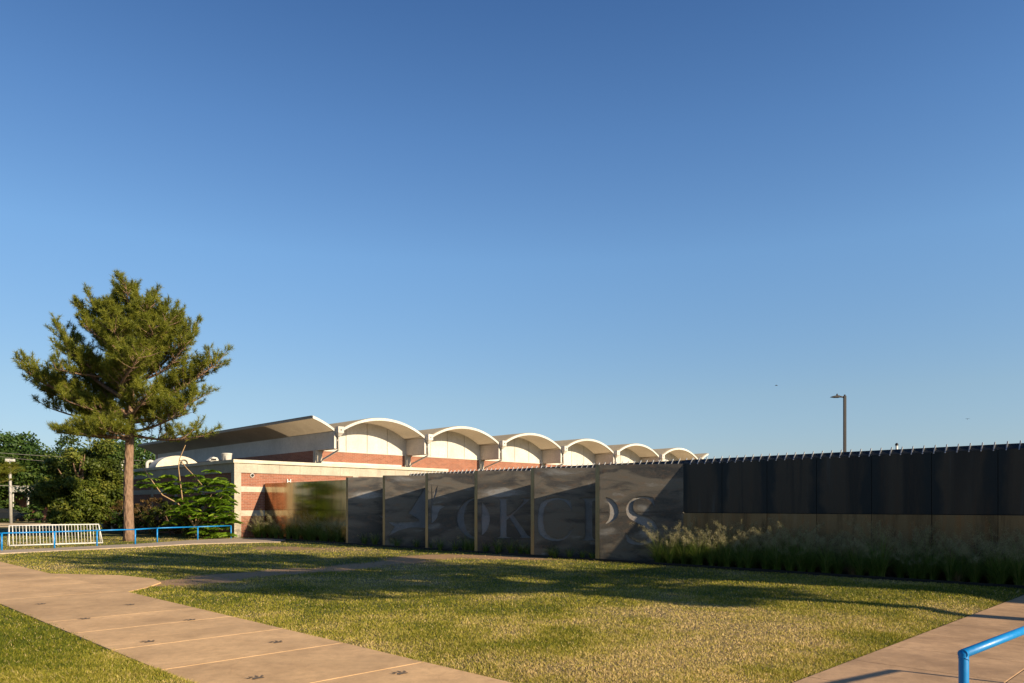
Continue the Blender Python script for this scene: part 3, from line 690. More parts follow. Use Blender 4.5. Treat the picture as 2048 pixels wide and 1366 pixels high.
for i in range(6):
    Fv, Bv = Vector(Fp[i]), Vector(Bp[i]); L = (Bv-Fv).length; th = math.atan2(Bv.y-Fv.y, Bv.x-Fv.x)
    ct, st_ = math.cos(th), math.sin(th)
    def tolocal(px, py):
        a = (px-CX)/FPX; c_ = (HY-py)/FPX
        # plane through F, dir u: point t*(a,1): cross((t*a-Fx, t-Fy),u)=0
        t = (Fv.x*st_-Fv.y*ct)/(a*st_-ct)
        X, Y = t*a, t; return ((X-Fv.x)*ct+(Y-Fv.y)*st_, H+t*c_)
    cut = MB()
    for hole in HOLES[i]:
        cut.prism([tolocal(*p) for p in hole], lambda p: (p[0], -.03, p[1]), lambda p: (p[0], .16, p[1]))
    cme = cut.mesh('cutter', None)
    import bmesh
    bm = bmesh.new(); bm.from_mesh(cme); bmesh.ops.recalc_face_normals(bm, faces=bm.faces); bm.to_mesh(cme); bm.free()
    cob = bpy.data.objects.new('cutter', cme); COL.objects.link(cob)
    Lx = L-.012 if i < 5 else L-.004
    for (z0, z1, nm) in ((0, ZM-.004, 'lower_panel'), (ZM+.004, ZT, 'upper_panel')):
        sl = MB().box(.0, Lx, 0, .06, z0, z1).build('slab', STEELA[i % 3])
        m = sl.modifiers.new('b', 'BOOLEAN'); m.operation = 'DIFFERENCE'; m.solver = 'EXACT'; m.object = cob
        bpy.context.view_layer.update()
        me = bpy.data.meshes.new_from_object(sl.evaluated_get(dg()))
        me.name = nm
        bpy.data.objects.remove(sl)
        o = inst(me, nm, sign, (Fv.x, Fv.y, 0), (0, 0, th))
    bpy.data.objects.remove(cob)
    MB().box(.02, Lx-.02, .062, .075, .05, ZT-.05).build('recess_plate', M['recess' if i == 5 else 'recess_shaded'], sign).location = (Fv.x, Fv.y, 0)
    sign_children = children_of(sign)[-1]; sign_children.rotation_euler = (0, 0, th)
    # narrow edge facet parallel to the wall
    a0 = (Fv.x-.115, Fv.y+.115); w2 = .012
    MB().hexa([(a0[0], a0[1], 0), (Fv.x-.004, Fv.y+.004, 0), (Fv.x+.04, Fv.y+.09, 0), (a0[0]+.03, a0[1]+.03, 0)],
              [(a0[0], a0[1], ZT), (Fv.x-.004, Fv.y+.004, ZT), (Fv.x+.04, Fv.y+.09, ZT), (a0[0]+.03, a0[1]+.03, ZT)]).build('edge_post', M['postm'], sign)
    # added side panel, unseen edge-on; top slopes rearward to cast the diagonal shade
    Bq = Vector(on_sum(SWALL, fpx[i])); d = (Bq-Fv).normalized(); nr = Vector((d.y, -d.x))*.012
    A = Fv+d*.14+nr*0; B_ = Bq
    zr = 2.5 if i else ZT
    MB().hexa([(*(A), 0), (*(B_), 0), (*(B_-nr), 0), (*(A-nr), 0)], [(*(A), ZT), (*(B_), zr), (*(B_-nr), zr), (*(A-nr), ZT)]).build('added_side_panel', STEELA[0], sign)

# ------------------------------------------------------------------ vegetation generators
def leaf_quads(P, Nn, size, rs, aspect=.55, jitter=.9):
    """P (n,3) centres, Nn (n,3) preferred normals; returns V,F,rnd"""
    n_ = len(P); r = rs.normal(size=(n_, 3)); nn = Nn+jitter*r; nn /= np.linalg.norm(nn, axis=1)[:, None]+1e-9
    t = np.cross(nn, rs.normal(size=(n_, 3))); t /= np.linalg.norm(t, axis=1)[:, None]+1e-9; b = np.cross(nn, t)
    s = size*(.6+.8*rs.random(n_))[:, None]
    V = np.stack([P-t*s*.5, P-b*s*.5*aspect, P+t*s*.5, P+b*s*.5*aspect], 1).reshape(-1, 3)
    F = np.arange(4*n_).reshape(-1, 4); return V, F
def leaf_cloud(name, blobs, n_, size, mat, parent, seed, clump=.35, nclump=60, fill=.35, aspect=.6):
    """blobs: list (cx,cy,cz,rx,ry,rz)"""
    rs = np.random.default_rng(seed); vol = np.array([b[3]*b[4]*b[5] for b in blobs])**.67; vol /= vol.sum()
    Ps, Ns, Rn = [], [], []
    for b, w_ in zip(blobs, vol):
        c_ = np.array(b[:3]); r_ = np.array(b[3:6]); k = max(6, int(nclump*w_)); m = int(n_*w_)
        d = rs.normal(size=(k, 3)); d /= np.linalg.norm(d, axis=1)[:, None]
        rad = (fill+(1-fill)*rs.random(k)**.5)[:, None]; rad = rad*(.86+.22*rs.random((k, 1)))
        cc = c_+d*rad*r_; cr = clump*(.6+.9*rs.random(k)); tone = rs.random(k)
        pick = rs.integers(0, k, m); q = rs.normal(size=(m, 3)); q /= np.linalg.norm(q, axis=1)[:, None]+1e-9
        rr = rs.random((m, 1))**.45
        p = cc[pick]+q*rr*cr[pick][:, None]*np.array([1, 1, .75]); Ps.append(p)
        Ns.append(q*.8+np.array([0, 0, .5])+(p-c_)/r_*.4); Rn.append(np.clip(tone[pick]*.6+rs.random(m)*.5-.05, 0, 1))
    P = np.concatenate(Ps); P[:, 2] = np.maximum(P[:, 2], .03); Nn = np.concatenate(Ns); rn = np.concatenate(Rn)
    V, F = leaf_quads(P, Nn, size, rs, aspect)
    return npmesh(name, V, F, mat, parent, attr={'rnd': np.repeat(rn, 4)})

def broad_tree(name, label, cat, X, Y, h, rx, seed, mat, nleaf=16000, leaf=.3, z0=.25, group=None, ry=None, trunk_r=.25):
    t = thing(name, label, cat, (X, Y, 0), 0, group); rd_ = random.Random(seed)
    ry = ry or rx
    blobs = [(0, 0, h*(z0+1)/2, rx*.8, ry*.8, h*(1-z0)/2)]
    for i in range(9):
        a = rd_.random()*6.283; q = rx*(.35+.35*rd_.random()); zc = h*(z0+(1-z0)*(.15+.7*rd_.random()))
        s = rx*(.3+.22*rd_.random()); blobs.append((q*math.cos(a), q*math.sin(a)*ry/rx, zc, s, s, s*.85))
    leaf_cloud('crown', blobs, nleaf, leaf, mat, t, seed, clump=rx*.2, nclump=170)
    m = MB(); m.tube([(0, 0, -.1), (.05, 0, h*.25), (0, .1, h*.55), (.1, 0, h*.8)], [trunk_r*1.2, trunk_r, trunk_r*.7, trunk_r*.2], 10)
    for i in range(6):
        a = i*1.05+rd_.random(); z1 = h*(.25+.07*i); m.tube([(0, 0, z1), (rx*.35*math.cos(a), rx*.35*math.sin(a), z1+h*.12), (rx*.45*math.cos(a), rx*.45*math.sin(a), z1+h*.2)], [trunk_r*.35, trunk_r*.2, trunk_r*.06], 6)
    m.build('trunk', M['bark'], t); return t

# ---- pine
def pine_meshes(seed, limbs, Hh, trunk_pts, trunk_rad, back=True, ntuft=1.0):
    rs = np.random.default_rng(seed); rd_ = random.Random(seed)
    tp = [Vector(p) for p in trunk_pts]
    def trunk_at(z):
        for a, b in zip(tp[:-1], tp[1:]):
            if a.z <= z <= b.z: return a.lerp(b, (z-a.z)/(b.z-a.z))
        return tp[-1].copy()
    tr = MB(); tr.tube(tp, trunk_rad, 12)
    br = MB(); tips = []   # (pos, dir)
    def limb(z0, end, r0, sub, droop=.0):
        a = trunk_at(z0); e = Vector(end); Lm = (e-a).length; pts = []
        n_ = 8
        side = Vector((rd_.uniform(-1, 1), rd_.uniform(-1, 1), rd_.uniform(-.3, .3)))*Lm*.07
        for i in range(n_+1):
            t = i/n_; p = a.lerp(e, t); p += side*math.sin(t*math.pi*1.3); p.z += (t*t-t)*Lm*(.13+droop)*1.0
            pts.append(p)
        br.tube(pts, [r0*(1-.82*i/n_) for i in range(n_+1)], 6)
        for s in range(int(sub*1.1)):
            t = .25+.75*(s+rd_.random())/int(sub*1.1); i = min(int(t*n_), n_-1); p = pts[i].lerp(pts[i+1], t*n_-i)
            dr = (pts[i+1]-pts[i]).normalized(); lat = dr.cross(Vector((0, 0, 1))).normalized()
            sg = rd_.choice((-1, 1)); l = Lm*(.12+.17*rd_.random())*(1.1-.5*t)+.22
            d2 = (dr*.5+lat*sg*(.3+.7*rd_.random())+Vector((0, 0, rd_.uniform(-.05, 1.0)))).normalized()
            e2 = p+d2*l; e2.z += .12*l
            br.tube([p, p.lerp(e2, .5)+Vector((0, 0, -.04*l)), e2], [.022, .014, .007], 4, False)
            k = max(3, int(l/.13))
            for j in range(k):
                tt = .25+.75*(j+rd_.random())/k; q = p.lerp(e2, tt)
                d3 = (d2*.7+Vector((rd_.uniform(-1, 1), rd_.uniform(-1, 1), rd_.uniform(-.2, 1.1)))*.8).normalized()
                q2 = q+d3*rd_.uniform(.05, .30); tips.append((q2, d3))
            tips.append((e2, (d2+Vector((0, 0, .5))).normalized()))
        tips.append((pts[-1], (pts[-1]-pts[-2]).normalized())); tips.append((pts[-1]+Vector((0, 0, .15)), Vector((0, 0, 1))))
    for L_ in limbs: limb(*L_)
    # needle tufts
    npn = 34; nt_ = len(tips)
    Pp = np.array([t[0][:] for t in tips], float); Dd = np.array([t[1][:] for t in tips], float); Dd[:, 2] += .25
    Dd /= np.linalg.norm(Dd, axis=1)[:, None]
    rep = np.repeat(np.arange(nt_), npn); m = len(rep)
    along = rs.random(m)*.24-.14
    d = Dd[rep]*(.35+.5*rs.random((m, 1)))+rs.normal(size=(m, 3))*.55; d /= np.linalg.norm(d, axis=1)[:, None]
    base = Pp[rep]+Dd[rep]*along[:, None]; ln = (.15+.11*rs.random(m))[:, None]
    w_ = np.cross(d, rs.normal(size=(m, 3))); w_ /= np.linalg.norm(w_, axis=1)[:, None]; w_ *= .0105
    V = np.stack([base-w_, base+w_, base+d*ln], 1).reshape(-1, 3); F = np.arange(3*m).reshape(-1, 3)
    tone = np.clip(rs.random(nt_)[rep]*.6+rs.random(m)*.35+.35*(np.clip(along, 0, .1)/.1)*0, 0, 1)
    return tr, br, V, F, np.repeat(tone, 3)
PZ = 36.3; PX0, PY0 = at(258, PZ)
def pp(px, py, dy=0.0):   # point in the plane of the tree, local coordinates; dy = depth offset
    s = (PZ+dy)/FPX; return ((px-CX)*s-PX0, dy, H+(HY-py)*s)
limbs = []
def Lb(zpy, px, py, dy=0., r=.09, sub=26, droop=0):
    px = 258+(px-258)*(1.0 if py < 660 else .89 if py < 850 else .9); py = py+(20 if py < 640 else 4 if py < 800 else 0); zpy = zpy+(34 if py < 850 and zpy < 840 else 0)
    limbs.append((pp(258, zpy)[2], pp(px, py, dy), r, sub, droop))
# silhouette limbs (height on the trunk, end point)
Lb(800, 22, 742, -.8, .13, 42); Lb(790, 60, 775, 1.2, .1, 30); Lb(770, 95, 668, .5, .12, 40); Lb(760, 130, 700, -1.5, .1, 34)
Lb(720, 92, 735, -2, .09, 26); Lb(730, 172, 610, .6, .09, 30); Lb(690, 168, 645, -1.2, .08, 26); Lb(680, 185, 588, 0, .07, 22)
Lb(665, 200, 605, .9, .06, 24); Lb(670, 325, 610, .9, .06, 24); Lb(700, 350, 640, -1.4, .06, 26); Lb(650, 215, 592, -.6, .06, 20); Lb(640, 240, 570, .5, .05, 16); Lb(630, 262, 560, 0, .05, 20); Lb(640, 288, 582, -.5, .05, 16); Lb(650, 312, 578, .3, .06, 20)
Lb(680, 340, 608, -.8, .07, 24); Lb(700, 365, 625, .5, .08, 28); Lb(740, 405, 662, 0, .1, 34); Lb(730, 395, 690, -1.4, .08, 26)
Lb(790, 448, 730, -.4, .12, 44); Lb(780, 400, 742, 1.2, .09, 28); Lb(810, 416, 800, -1., .11, 36); Lb(830, 380, 825, -2, .09, 26)
Lb(820, 80, 815, 1.0, .1, 26); Lb(810, 120, 800, -1.8, .1, 32); Lb(835, 150, 828, -.5, .08, 22)
Lb(876, 118, 868, -2.2, .09, 40, -.1); Lb(880, 165, 868, -3, .08, 32, -.1); Lb(872, 210, 862, -3.2, .06, 22, -.1); Lb(868, 428, 872, -1.5, .07, 12, .05); Lb(870, 395, 880, -.5, .06, 8)
# limbs toward and away from the camera
rdp = random.Random(12)
for i in range(18):
    zpy = 850-250*(i+rdp.random())/18; a = rdp.uniform(-1, 1); side = -1 if rdp.random() < .62 else 1
    hw = 1.0 if zpy > 700 else max(.25, (zpy-570)/130)
    ex = 258+a*105*hw; dy = side*(1.4+2.6*rdp.random())*hw
    Lb(zpy, ex, zpy-rdp.uniform(20, 60), dy, .08*hw+.02, int(24*hw)+8)
tp = [pp(258, 1083), pp(258, 1060), pp(256.5, 1000), pp(257, 940), pp(259, 890), pp(262, 840), pp(262, 780), pp(258, 700), pp(262, 640), pp(262, 590)]
tp[0] = (tp[0][0], tp[0][1], -.15)
tr, br, PV, PF, PR = pine_meshes(7, limbs, 12, tp, [.30, .235, .215, .205, .195, .175, .14, .10, .06, .02])
pine = thing('pine_tree', 'tall pine with a wide open crown and bare brown trunk, standing behind the blue rail', 'tree', (PX0, PY0, 0))
trunk_o = tr.build('trunk', M['bark'], pine); br.build('branches', M['bark'], pine)
npmesh('crown', PV, PF, M['needle'], pine, attr={'rnd': PR})
# second pine just left of the frame (its branch tips reach in) and one right of the frame (casts the long shadow)
p2 = copy_tree(pine); p2.name = 'pine_tree'; p2.location = (-28.0, 33.5, 0); p2.scale = (1.0, 1.0, .42); p2.rotation_euler = (0, 0, R(200))
tag(p2, 'pine at the left edge of the photo, only its branch tips showing', 'tree')
p3 = copy_tree(pine); p3.name = 'pine_tree'; p3.location = (13.1, 7.1, 0); p3.scale = (.95, .95, .97); p3.rotation_euler = (0, 0, R(70))
tag(p3, 'pine beside the right walk, outside the frame, throwing its long shadow over the lawn', 'tree')

# ---- background trees
broad_tree('hedge_tree', 'dense tall yellow-green hedge tree left of the pine trunk', 'tree', *at(160, 47), 6.1, 2.75, 31, M['leaf_hedge'], 42000, .17, 0.0)
broad_tree('hedge_tree', 'dark dense tree close behind the pine trunk, touching the low wing', 'tree', *at(215, 56), 6.7, 2.7, 32, M['leaf_dark'], 26000, .2, 0.0)
bt = [(22, 92, 12.2, 4.6, 'leaf_mid', 'tall green tree at the far left behind the pole'), (-40, 88, 10.5, 5, 'leaf_dark', 'dark tree at the far left edge of the photo'),
      (80, 105, 9.3, 5.5, 'leaf_mid', 'broad green tree behind the white carport canopy'), (120, 90, 9.2, 4.5, 'leaf_dark', 'dark tree between carport canopy and hedge tree'),
      (60, 125, 9.5, 6, 'leaf_dark', 'distant dark tree beyond the house roof'), (265, 84, 10.2, 5.2, 'leaf_mid', 'green tree rising behind the low roof, seen past the pine trunk'),
      (335, 88, 9.9, 4.2, 'leaf_mid', 'green tree behind the low roof, left of the half-round hood'), (195, 95, 9.6, 5, 'leaf_dark', 'dark tree behind the hedge tree'),
      (-160, 80, 9, 6, 'leaf_dark', 'dark tree beyond the left edge of the photo')]
for i, (px, Zd, h, r_, mt, lb) in enumerate(bt):
    broad_tree('leafy_tree', lb, 'tree', *at(px, Zd), h, r_, 50+i, M[mt], 13000, .34, .14, 'leafy trees beyond the school')
for i, (X, Y, s_) in enumerate(((-34, -4, 1.0), (-46, 8, 1.15), (-28, -18, 1.05), (-18, -28, 1.1), (-6, -30, 1.2), (5, -33, 1.1), (-58, 20, 1.2), (-40, -16, 1.2))):
    src_ = [o_ for o_ in COL.objects if o_.name.startswith('leafy_tree')][i % 4]
    t_ = copy_tree(src_); t_.location = (X, Y, 0); t_.scale = (s_, s_, s_*(.5 if i > 3 else .9)); t_.rotation_euler = (0, 0, i*1.3)
    tag(t_, 'leafy tree outside the photo, behind the spot it was taken from', 'tree', 'trees behind the camera')
# low dark shrub belt under far trees, left
for i, px in enumerate((-60, 0, 95, 140, 190)):
    sh = thing('far_shrub', 'low dark shrub under the far trees, ' + ('left edge of the photo', 'left of the pole', 'beside the house porch', 'left of the hedge tree', 'behind the hedge tree')[i], 'shrub', (*at(px, 84 if i < 2 else 78), 0), 0, 'low shrubs under the far trees')
    leaf_cloud('foliage', [(0, 0, 1.0, 2.3, 1.4, 1.3), (1.4, .2, .8, 1.6, 1, 1.0)], 3500, .3, M['leaf_dark'], sh, 90+i, .4, 40)
    MB().tube([(0, 0, -.1), (.05, 0, .9)], [.08, .04], 6).build('stem', M['bark'], sh)
# shrubs along the left face of the wing
shr = [(245, 46.5, 1.7, 1.25, 'nandina', 'reddish shrub against the wing, left of the pine trunk'), (300, 44.6, 1.75, 1.3, 'nandina', 'reddish shrub against the wing, just right of the pine trunk'),
       (340, 43.0, 1.65, 1.2, 'leaf_hedge', 'dark green shrub against the wing beside the mimosa'), (375, 41.6, 1.2, .95, 'nandina', 'low reddish shrub under the mimosa'),
       (392, 40.2, 1.5, .8, 'leaf_hedge', 'olive leaved shrub at the foot of the mimosa by the rail'), (272, 45.5, 1.4, 1.2, 'leaf_dark', 'dark shrub right behind the pine trunk')]
for i, (px, Zd, h, r_, mt, lb) in enumerate(shr):
    h *= 1.22; r_ *= 1.2
    sh = thing('shrub', lb, 'shrub', (*at(px, Zd), 0))
    leaf_cloud('foliage', [(0, 0, h*.5, r_, r_*.8, h*.5), (r_*.4, 0, h*.6, r_*.6, r_*.6, h*.42), (-r_*.4, .1, h*.55, r_*.6, r_*.5, h*.42)], 6500, .085, M[mt], sh, 120+i, .16, 90)
    m = MB()
    for k in range(5): m.tube([(0, 0, -.05), (.15*math.cos(k*1.3), .15*math.sin(k*1.3), h*.4), (.5*r_*math.cos(k*1.3), .5*r_*math.sin(k*1.3), h*.8)], [.025, .018, .008], 5)
    m.build('stem', M['bark'], sh)
# ---- mimosa
MZ = 39.0; MX0, MY0 = at(400, MZ)
mim = thing('mimosa_tree', 'bright green feathery mimosa with bare arching stems, in front of the shaded wing', 'tree', (MX0, MY0, 0))
def mp(px, py, dy=0.): s = (MZ+dy)/FPX; return Vector(((px-CX)*s-MX0, dy, H+(HY-py)*s))
m = MB()
m.tube([mp(395, 1082), mp(388, 1050), mp(375, 1025, -.4), mp(355, 1006, -.9), mp(325, 990, -1.0), mp(313, 974, -1), mp(297, 952, -1), mp(284, 930, -1)], [.05, .045, .04, .034, .03, .028, .024, .018], 6)
m.tube([mp(375, 1025, -.4), mp(365, 1000, -.8), mp(361, 968, -1), mp(357, 935, -1), mp(359, 918, -1), mp(371, 890, -1)], [.035, .033, .03, .026, .022, .016], 6)
m.tube([mp(360, 920, -1), mp(374, 937, -1), mp(390, 953, -1), mp(404, 970, -1)], [.022, .022, .02, .016], 6)
for e in ((455, 985, -.3), (440, 965, .2), (462, 1030, -.4), (420, 1000, .5), (445, 1060, -.5), (360, 1030, -.4), (400, 985, 0)):
    m.tube([mp(390, 1055), mp((390+e[0])/2, (1050+e[1])/2-6, e[2]/2), mp(*e)], [.035, .02, .008], 5)
m.build('stems', M['stem'], mim)
rs = np.random.default_rng(77); V_, R_ = [], []
cl = []
spots = [(300, 962, 14, 5), (318, 970, 10, 4), (345, 965, 14, 6), (350, 985, 14, 8), (375, 980, 14, 8), (360, 1000, 14, 6), (410, 962, 12, 8), (440, 962, 16, 10), (455, 975, 9, 6), (425, 985, 18, 14), (450, 1000, 12, 10),
         (400, 1005, 20, 14), (430, 1020, 20, 14), (455, 1025, 10, 8), (460, 1040, 7, 5), (385, 1020, 16, 10), (355, 1030, 12, 7), (410, 1045, 20, 12), (440, 1050, 16, 10), (450, 1070, 8, 6), (420, 1072, 14, 8), (285, 948, 6, 2), (373, 1010, 10, 6)]
for (px, py, sp_, n_) in spots:
    for k in range(n_):
        cl.append(mp(px+rs.normal()*sp_*.75, py+rs.normal()*sp_*.65, rs.normal()*.5-.2))
        if k % 2: cl.append(cl[-1]+Vector((rs.normal()*.1, rs.normal()*.1, rs.normal()*.05)))
for c_ in cl:
    for f in range(7):
        a = rs.random()*6.283; ln = .36+.2*rs.random(); d = np.array([math.cos(a), math.sin(a), .25]); lat = np.array([-math.sin(a), math.cos(a), rs.uniform(-.9, .9)]); lat /= np.linalg.norm(lat); t0 = rs.random()
        for j in range(9):
            t = (j+1)/9; p = np.array(c_)+d*ln*.8*t+np.array([0, 0, -.36*ln*t*t]); wv = .062*math.sin(math.pi*min(1, t*.8+.15))+.02
            for s in (-1, 1):
                q = p+lat*s*wv+np.array([0, 0, -.03]); u_ = d*.036
                V_ += [p-u_, q-u_*.6+d*.012, q+u_*.6+d*.012, p+u_]; R_ += [np.clip(t0*.7+rs.random()*.3, 0, 1)]*4
npmesh('foliage', np.array(V_), np.arange(len(V_)).reshape(-1, 4), M['mimosa'], mim, attr={'rnd': R_})

# ---- ornamental grass clumps
def grass_clump(seed, h=.85, nb=150, plumes=9, spread=.32, ph=1.25):
    rs = np.random.default_rng(seed); V = []; F = []; rn = []
    for i in range(nb):
        a = rs.random()*6.283; L_ = h*(.6+.75*rs.random()); lean = .25+1.0*rs.random()
        p0 = np.array([math.cos(a), math.sin(a), 0])*.09*rs.random(); d = np.array([math.cos(a), math.sin(a), 0.]); lat = np.array([-math.sin(a), math.cos(a), 0.])*(.0045+.002*rs.random())
        lat = lat*1.3; b = len(V); t_ = rs.random()
        for j in range(5):
            t = j/4; p = p0+d*L_*lean*(t**1.7)*.8+np.array([0, 0, L_*(t-.42*lean*t*t)]); w_ = 1-.8*t
            V += [p-lat*w_, p+lat*w_]; rn += [t_, t_]
        F += [(b+2*j, b+2*j+1, b+2*j+3, b+2*j+2) for j in range(4)]
    Vp = []; Rp = []
    for i in range(plumes):
        a = rs.random()*6.283; d = np.array([math.cos(a), math.sin(a), 0.]); L_ = ph*(.7+.45*rs.random()); lean = .15+.75*rs.random()
        lat = np.array([-math.sin(a), math.cos(a), 0.])*.005; b = len(V); pts = []
        for j in range(7):
            t = j/6; p = d*L_*lean*t**2.2+np.array([0, 0, L_*(t-.25*lean*t**3)]); pts.append(p); V += [p-lat*(1.2-t), p+lat*(1.2-t)]; rn += [.9, .9]
        F += [(b+2*j, b+2*j+1, b+2*j+3, b+2*j+2) for j in range(6)]
        # drooping fluffy head
        for k in range(130):
            t = .72+.28*rs.random(); q = t*6; j = min(int(q), 5); p = pts[j]*(1-(q-j))+pts[j+1]*(q-j)
            off = rs.normal(size=3)*np.array([.05, .05, .035])*(1.15-t+.25)*1.2; off[2] -= .05*rs.random(); p = p+off+d*.03
            dd = rs.normal(size=3)*.012+np.array([d[0]*.018, d[1]*.018, -.022]); ww = rs.normal(size=3); ww /= np.linalg.norm(ww); ww *= .0028
            Vp += [p-ww, p+ww, p+dd*1.3]; Rp += [rs.random()]*3
    return np.array(V), np.array(F), rn, np.array(Vp), Rp
CL = []
for i, kw in enumerate((dict(h=.8, nb=190, plumes=11, ph=1.35), dict(h=.72, nb=170, plumes=9, ph=1.15), dict(h=.9, nb=210, plumes=13, ph=1.42), dict(h=.5, nb=90, plumes=1, ph=.7), dict(h=.42, nb=80, plumes=0, ph=.6))):
    V, F, rn, Vp, Rp = grass_clump(200+i, **kw)
    a = npmesh('blades', V, F, M['blade'], attr={'rnd': rn}); me1 = a.data; bpy.data.objects.remove(a)
    me2 = None
    if len(Vp):
        b = npmesh('seed_heads', Vp, np.arange(len(Vp)).reshape(-1, 3), M['plume'], attr={'rnd': Rp}); me2 = b.data; bpy.data.objects.remove(b)
    CL.append((me1, me2))
dryme = CL[4][0].copy(); dryme.materials[0] = M['dryblade']
rdg = random.Random(9)
def clump(kind, X, Y, s, label, group, dry=False):
    t = thing('grass_clump', label, 'grass clump', (X, Y, .005), rdg.random()*6.28, group); t.scale = (s, s, s*rdg.uniform(.92, 1.08))
    inst(dryme if dry else CL[kind][0], 'blades', t)['kind'] = 'stuff'
    if CL[kind][1] and not dry: inst(CL[kind][1], 'seed_heads', t)['kind'] = 'stuff'
def bedpt(px, s): return on_sum(s, px)
# right bed: dense row
LRf = lambda p_: 'sunlit pale feathery grass clump at the row end beside the last sign panel' if p_ < 1480 else ('shaded tall feathery grass clump in the left half of the row before the dark wall' if p_ < 1720 else 'shaded lower grass clump in the right half of the row before the dark wall')
GRf = lambda p_: 'sunlit grasses by the last sign panel' if p_ < 1480 else ('shaded grasses, left half of the row' if p_ < 1720 else 'shaded grasses, right half of the row')
GR = 'ornamental grasses along the dark steel wall'
hs = lambda p_: float(np.interp(p_, [1300, 1400, 1480, 1700, 1800, 2150], [.92, .92, 1.0, 1.0, .88, .84]))
px = 1316
while px < 2150:
    X, Y = bedpt(px+rdg.uniform(-6, 6), 26.02+rdg.uniform(-.12, .25)); clump(rdg.choice((0, 2, 0, 1)), X, Y, rdg.uniform(.82, 1.05)*hs(px), LRf(px), GRf(px))
    if rdg.random() < .75:
        X, Y = bedpt(px+rdg.uniform(-6, 20), 26.95+rdg.uniform(-.1, .25)); clump(rdg.choice((0, 2)), X, Y, rdg.uniform(.9, 1.12)*hs(px), LRf(px), GRf(px))
    px += rdg.uniform(15, 24)*(1+(px-1300)/1500)
X, Y = bedpt(1706, 26.0); clump(4, X, Y, .95, 'dry straw coloured grass tuft at the front of the right bed', None, True)
X, Y = bedpt(1915, 26.0); clump(4, X, Y, .8, 'dry yellowish grass tuft at the right end of the bed', None, True)
# sign bed: small tufts
LSn = ['small green grass tuft below the '+q_ for q_ in ('leftmost, nearly blank sign panel', 'sign panel with the cut-out star', 'sign panel with the left half of the O', 'sign panel with the letter K', 'sign panel with the letter C', 'frontmost sign panel with the S')]
for px, s, k, sc in ((712, 26.9, 3, .9), (735, 26.7, 3, 1.1), (756, 26.5, 3, 1.2), (790, 26.6, 3, 1.0), (800, 26.3, 3, 1.0), (838, 26.6, 3, .9), (868, 26.4, 3, .9), (885, 26.2, 3, 1.0), (915, 26.3, 3, 1.0), (936, 26.5, 3, 1.3), (948, 26.4, 3, 1.2),
                     (975, 26.3, 3, .9), (1000, 26.3, 3, 1.2), (1025, 26.5, 3, 1.1), (1045, 26.6, 3, 1.0), (1058, 26.5, 3, .9), (1105, 26.3, 3, 1.0), (1112, 26.2, 4, .9), (1140, 26.3, 4, .9), (1165, 26.5, 4, .8), (1185, 26.4, 4, .9)):
    X, Y = bedpt(px, s); 
    # keep in front of the panel face
    clump(k, X-.05, Y-.45, sc, LSn[sum(px > q_ for q_ in fpx)-1], 'grass tufts before the sign panels')
# left bed by the polished wall
LL = 'ornamental grass clump leaning before the polished steel wall'
for px in range(520, 690, 11):
    X, Y = bedpt(px+rdg.uniform(-3, 3), 26.5+rdg.uniform(-.3, .5)); clump(rdg.choice((0, 1, 2)), X, Y, rdg.uniform(.85, 1.1), LL, 'ornamental grasses by the polished wall')
for px in (500, 512):
    X, Y = bedpt(px, 26.6); clump(2, X, Y, .85, LL, 'ornamental grasses by the polished wall')

# ---- lawn blades
rs = np.random.default_rng(5); NBL = 800000
Yb = 1/(1/6.3+(1/42.-1/6.3)*rs.random(NBL)); Xb = (rs.random(NBL)*2-1)*Yb*.80
Yd = Yb
dr = dirt_f(Xb, Yb); dy_ = dry_f(Xb, Yb)
rag = (fbm(Xb*7, Yb*7, 3, 60)-.5)*.16
ok = ~((Xb+Yb+rag > 4.08) & (Xb+Yb+rag < 7.06)) & ~polymask(Xb, Yb, STUB) & ~polymask(Xb, Yb, FARW) & ((Yb-Xb)+rag*.8 > 4.46) & ((Xb+Yb) < 25.68)
ok &= rs.random(NBL) > np.clip(dr*1.1, 0, .96)
ok &= rs.random(NBL) > np.clip(dy_-.55, 0, .5)
Xb, Yb, dy_, dr = Xb[ok], Yb[ok], dy_[ok], dr[ok]; m_ = len(Xb)
th = rs.random(m_)*6.283; wd = (.0028+.00036*Yb)*(.7+.6*rs.random(m_)); clumpn = fbm(Xb*5, Yb*5, 2, 8)
hg = (.014+.03*rs.random(m_))*(.55+.95*clumpn)*(1-.35*dy_)+.0004*Yb
ln_ = rs.normal(size=(m_, 2))*hg[:, None]*.65; z_ = lawn_z(Xb, Yb)-.004
P0 = np.stack([Xb-np.cos(th)*wd, Yb-np.sin(th)*wd, z_], 1); P1 = np.stack([Xb+np.cos(th)*wd, Yb+np.sin(th)*wd, z_], 1)
P2 = np.stack([Xb+ln_[:, 0], Yb+ln_[:, 1], z_+hg], 1)
V = np.stack([P0, P1, P2], 1).reshape(-1, 3)
rn = np.clip(dy_*.85+(rs.random(m_)-.5)*.7+.12*(clumpn-.5), 0, 1); rn[rs.random(m_) < .03] = 1.0
n = N('lawn_blade'); ad = n.n('Attribute'); ad.attribute_name = 'rnd'
col = n.ramp(ad.outputs['Fac'], [(0, (.09, .12, .010)), (.3, (.25, .245, .018)), (.6, (.46, .38, .06)), (1, (.76, .56, .26))])
n.set(col, .6, 0, .25); trn = n.n('BsdfTranslucent'); n.l(col, trn.inputs[0]); mx = n.n('MixShader'); mx.inputs[0].default_value = .35
n.l(n.p.outputs[0], mx.inputs[1]); n.l(trn.outputs[0], mx.inputs[2]); n.l(mx.outputs[0], n.out.inputs[0])
o = npmesh('lawn_grass', V, np.arange(3*m_).reshape(-1, 3), n.m, attr={'rnd': np.repeat(rn, 3)})
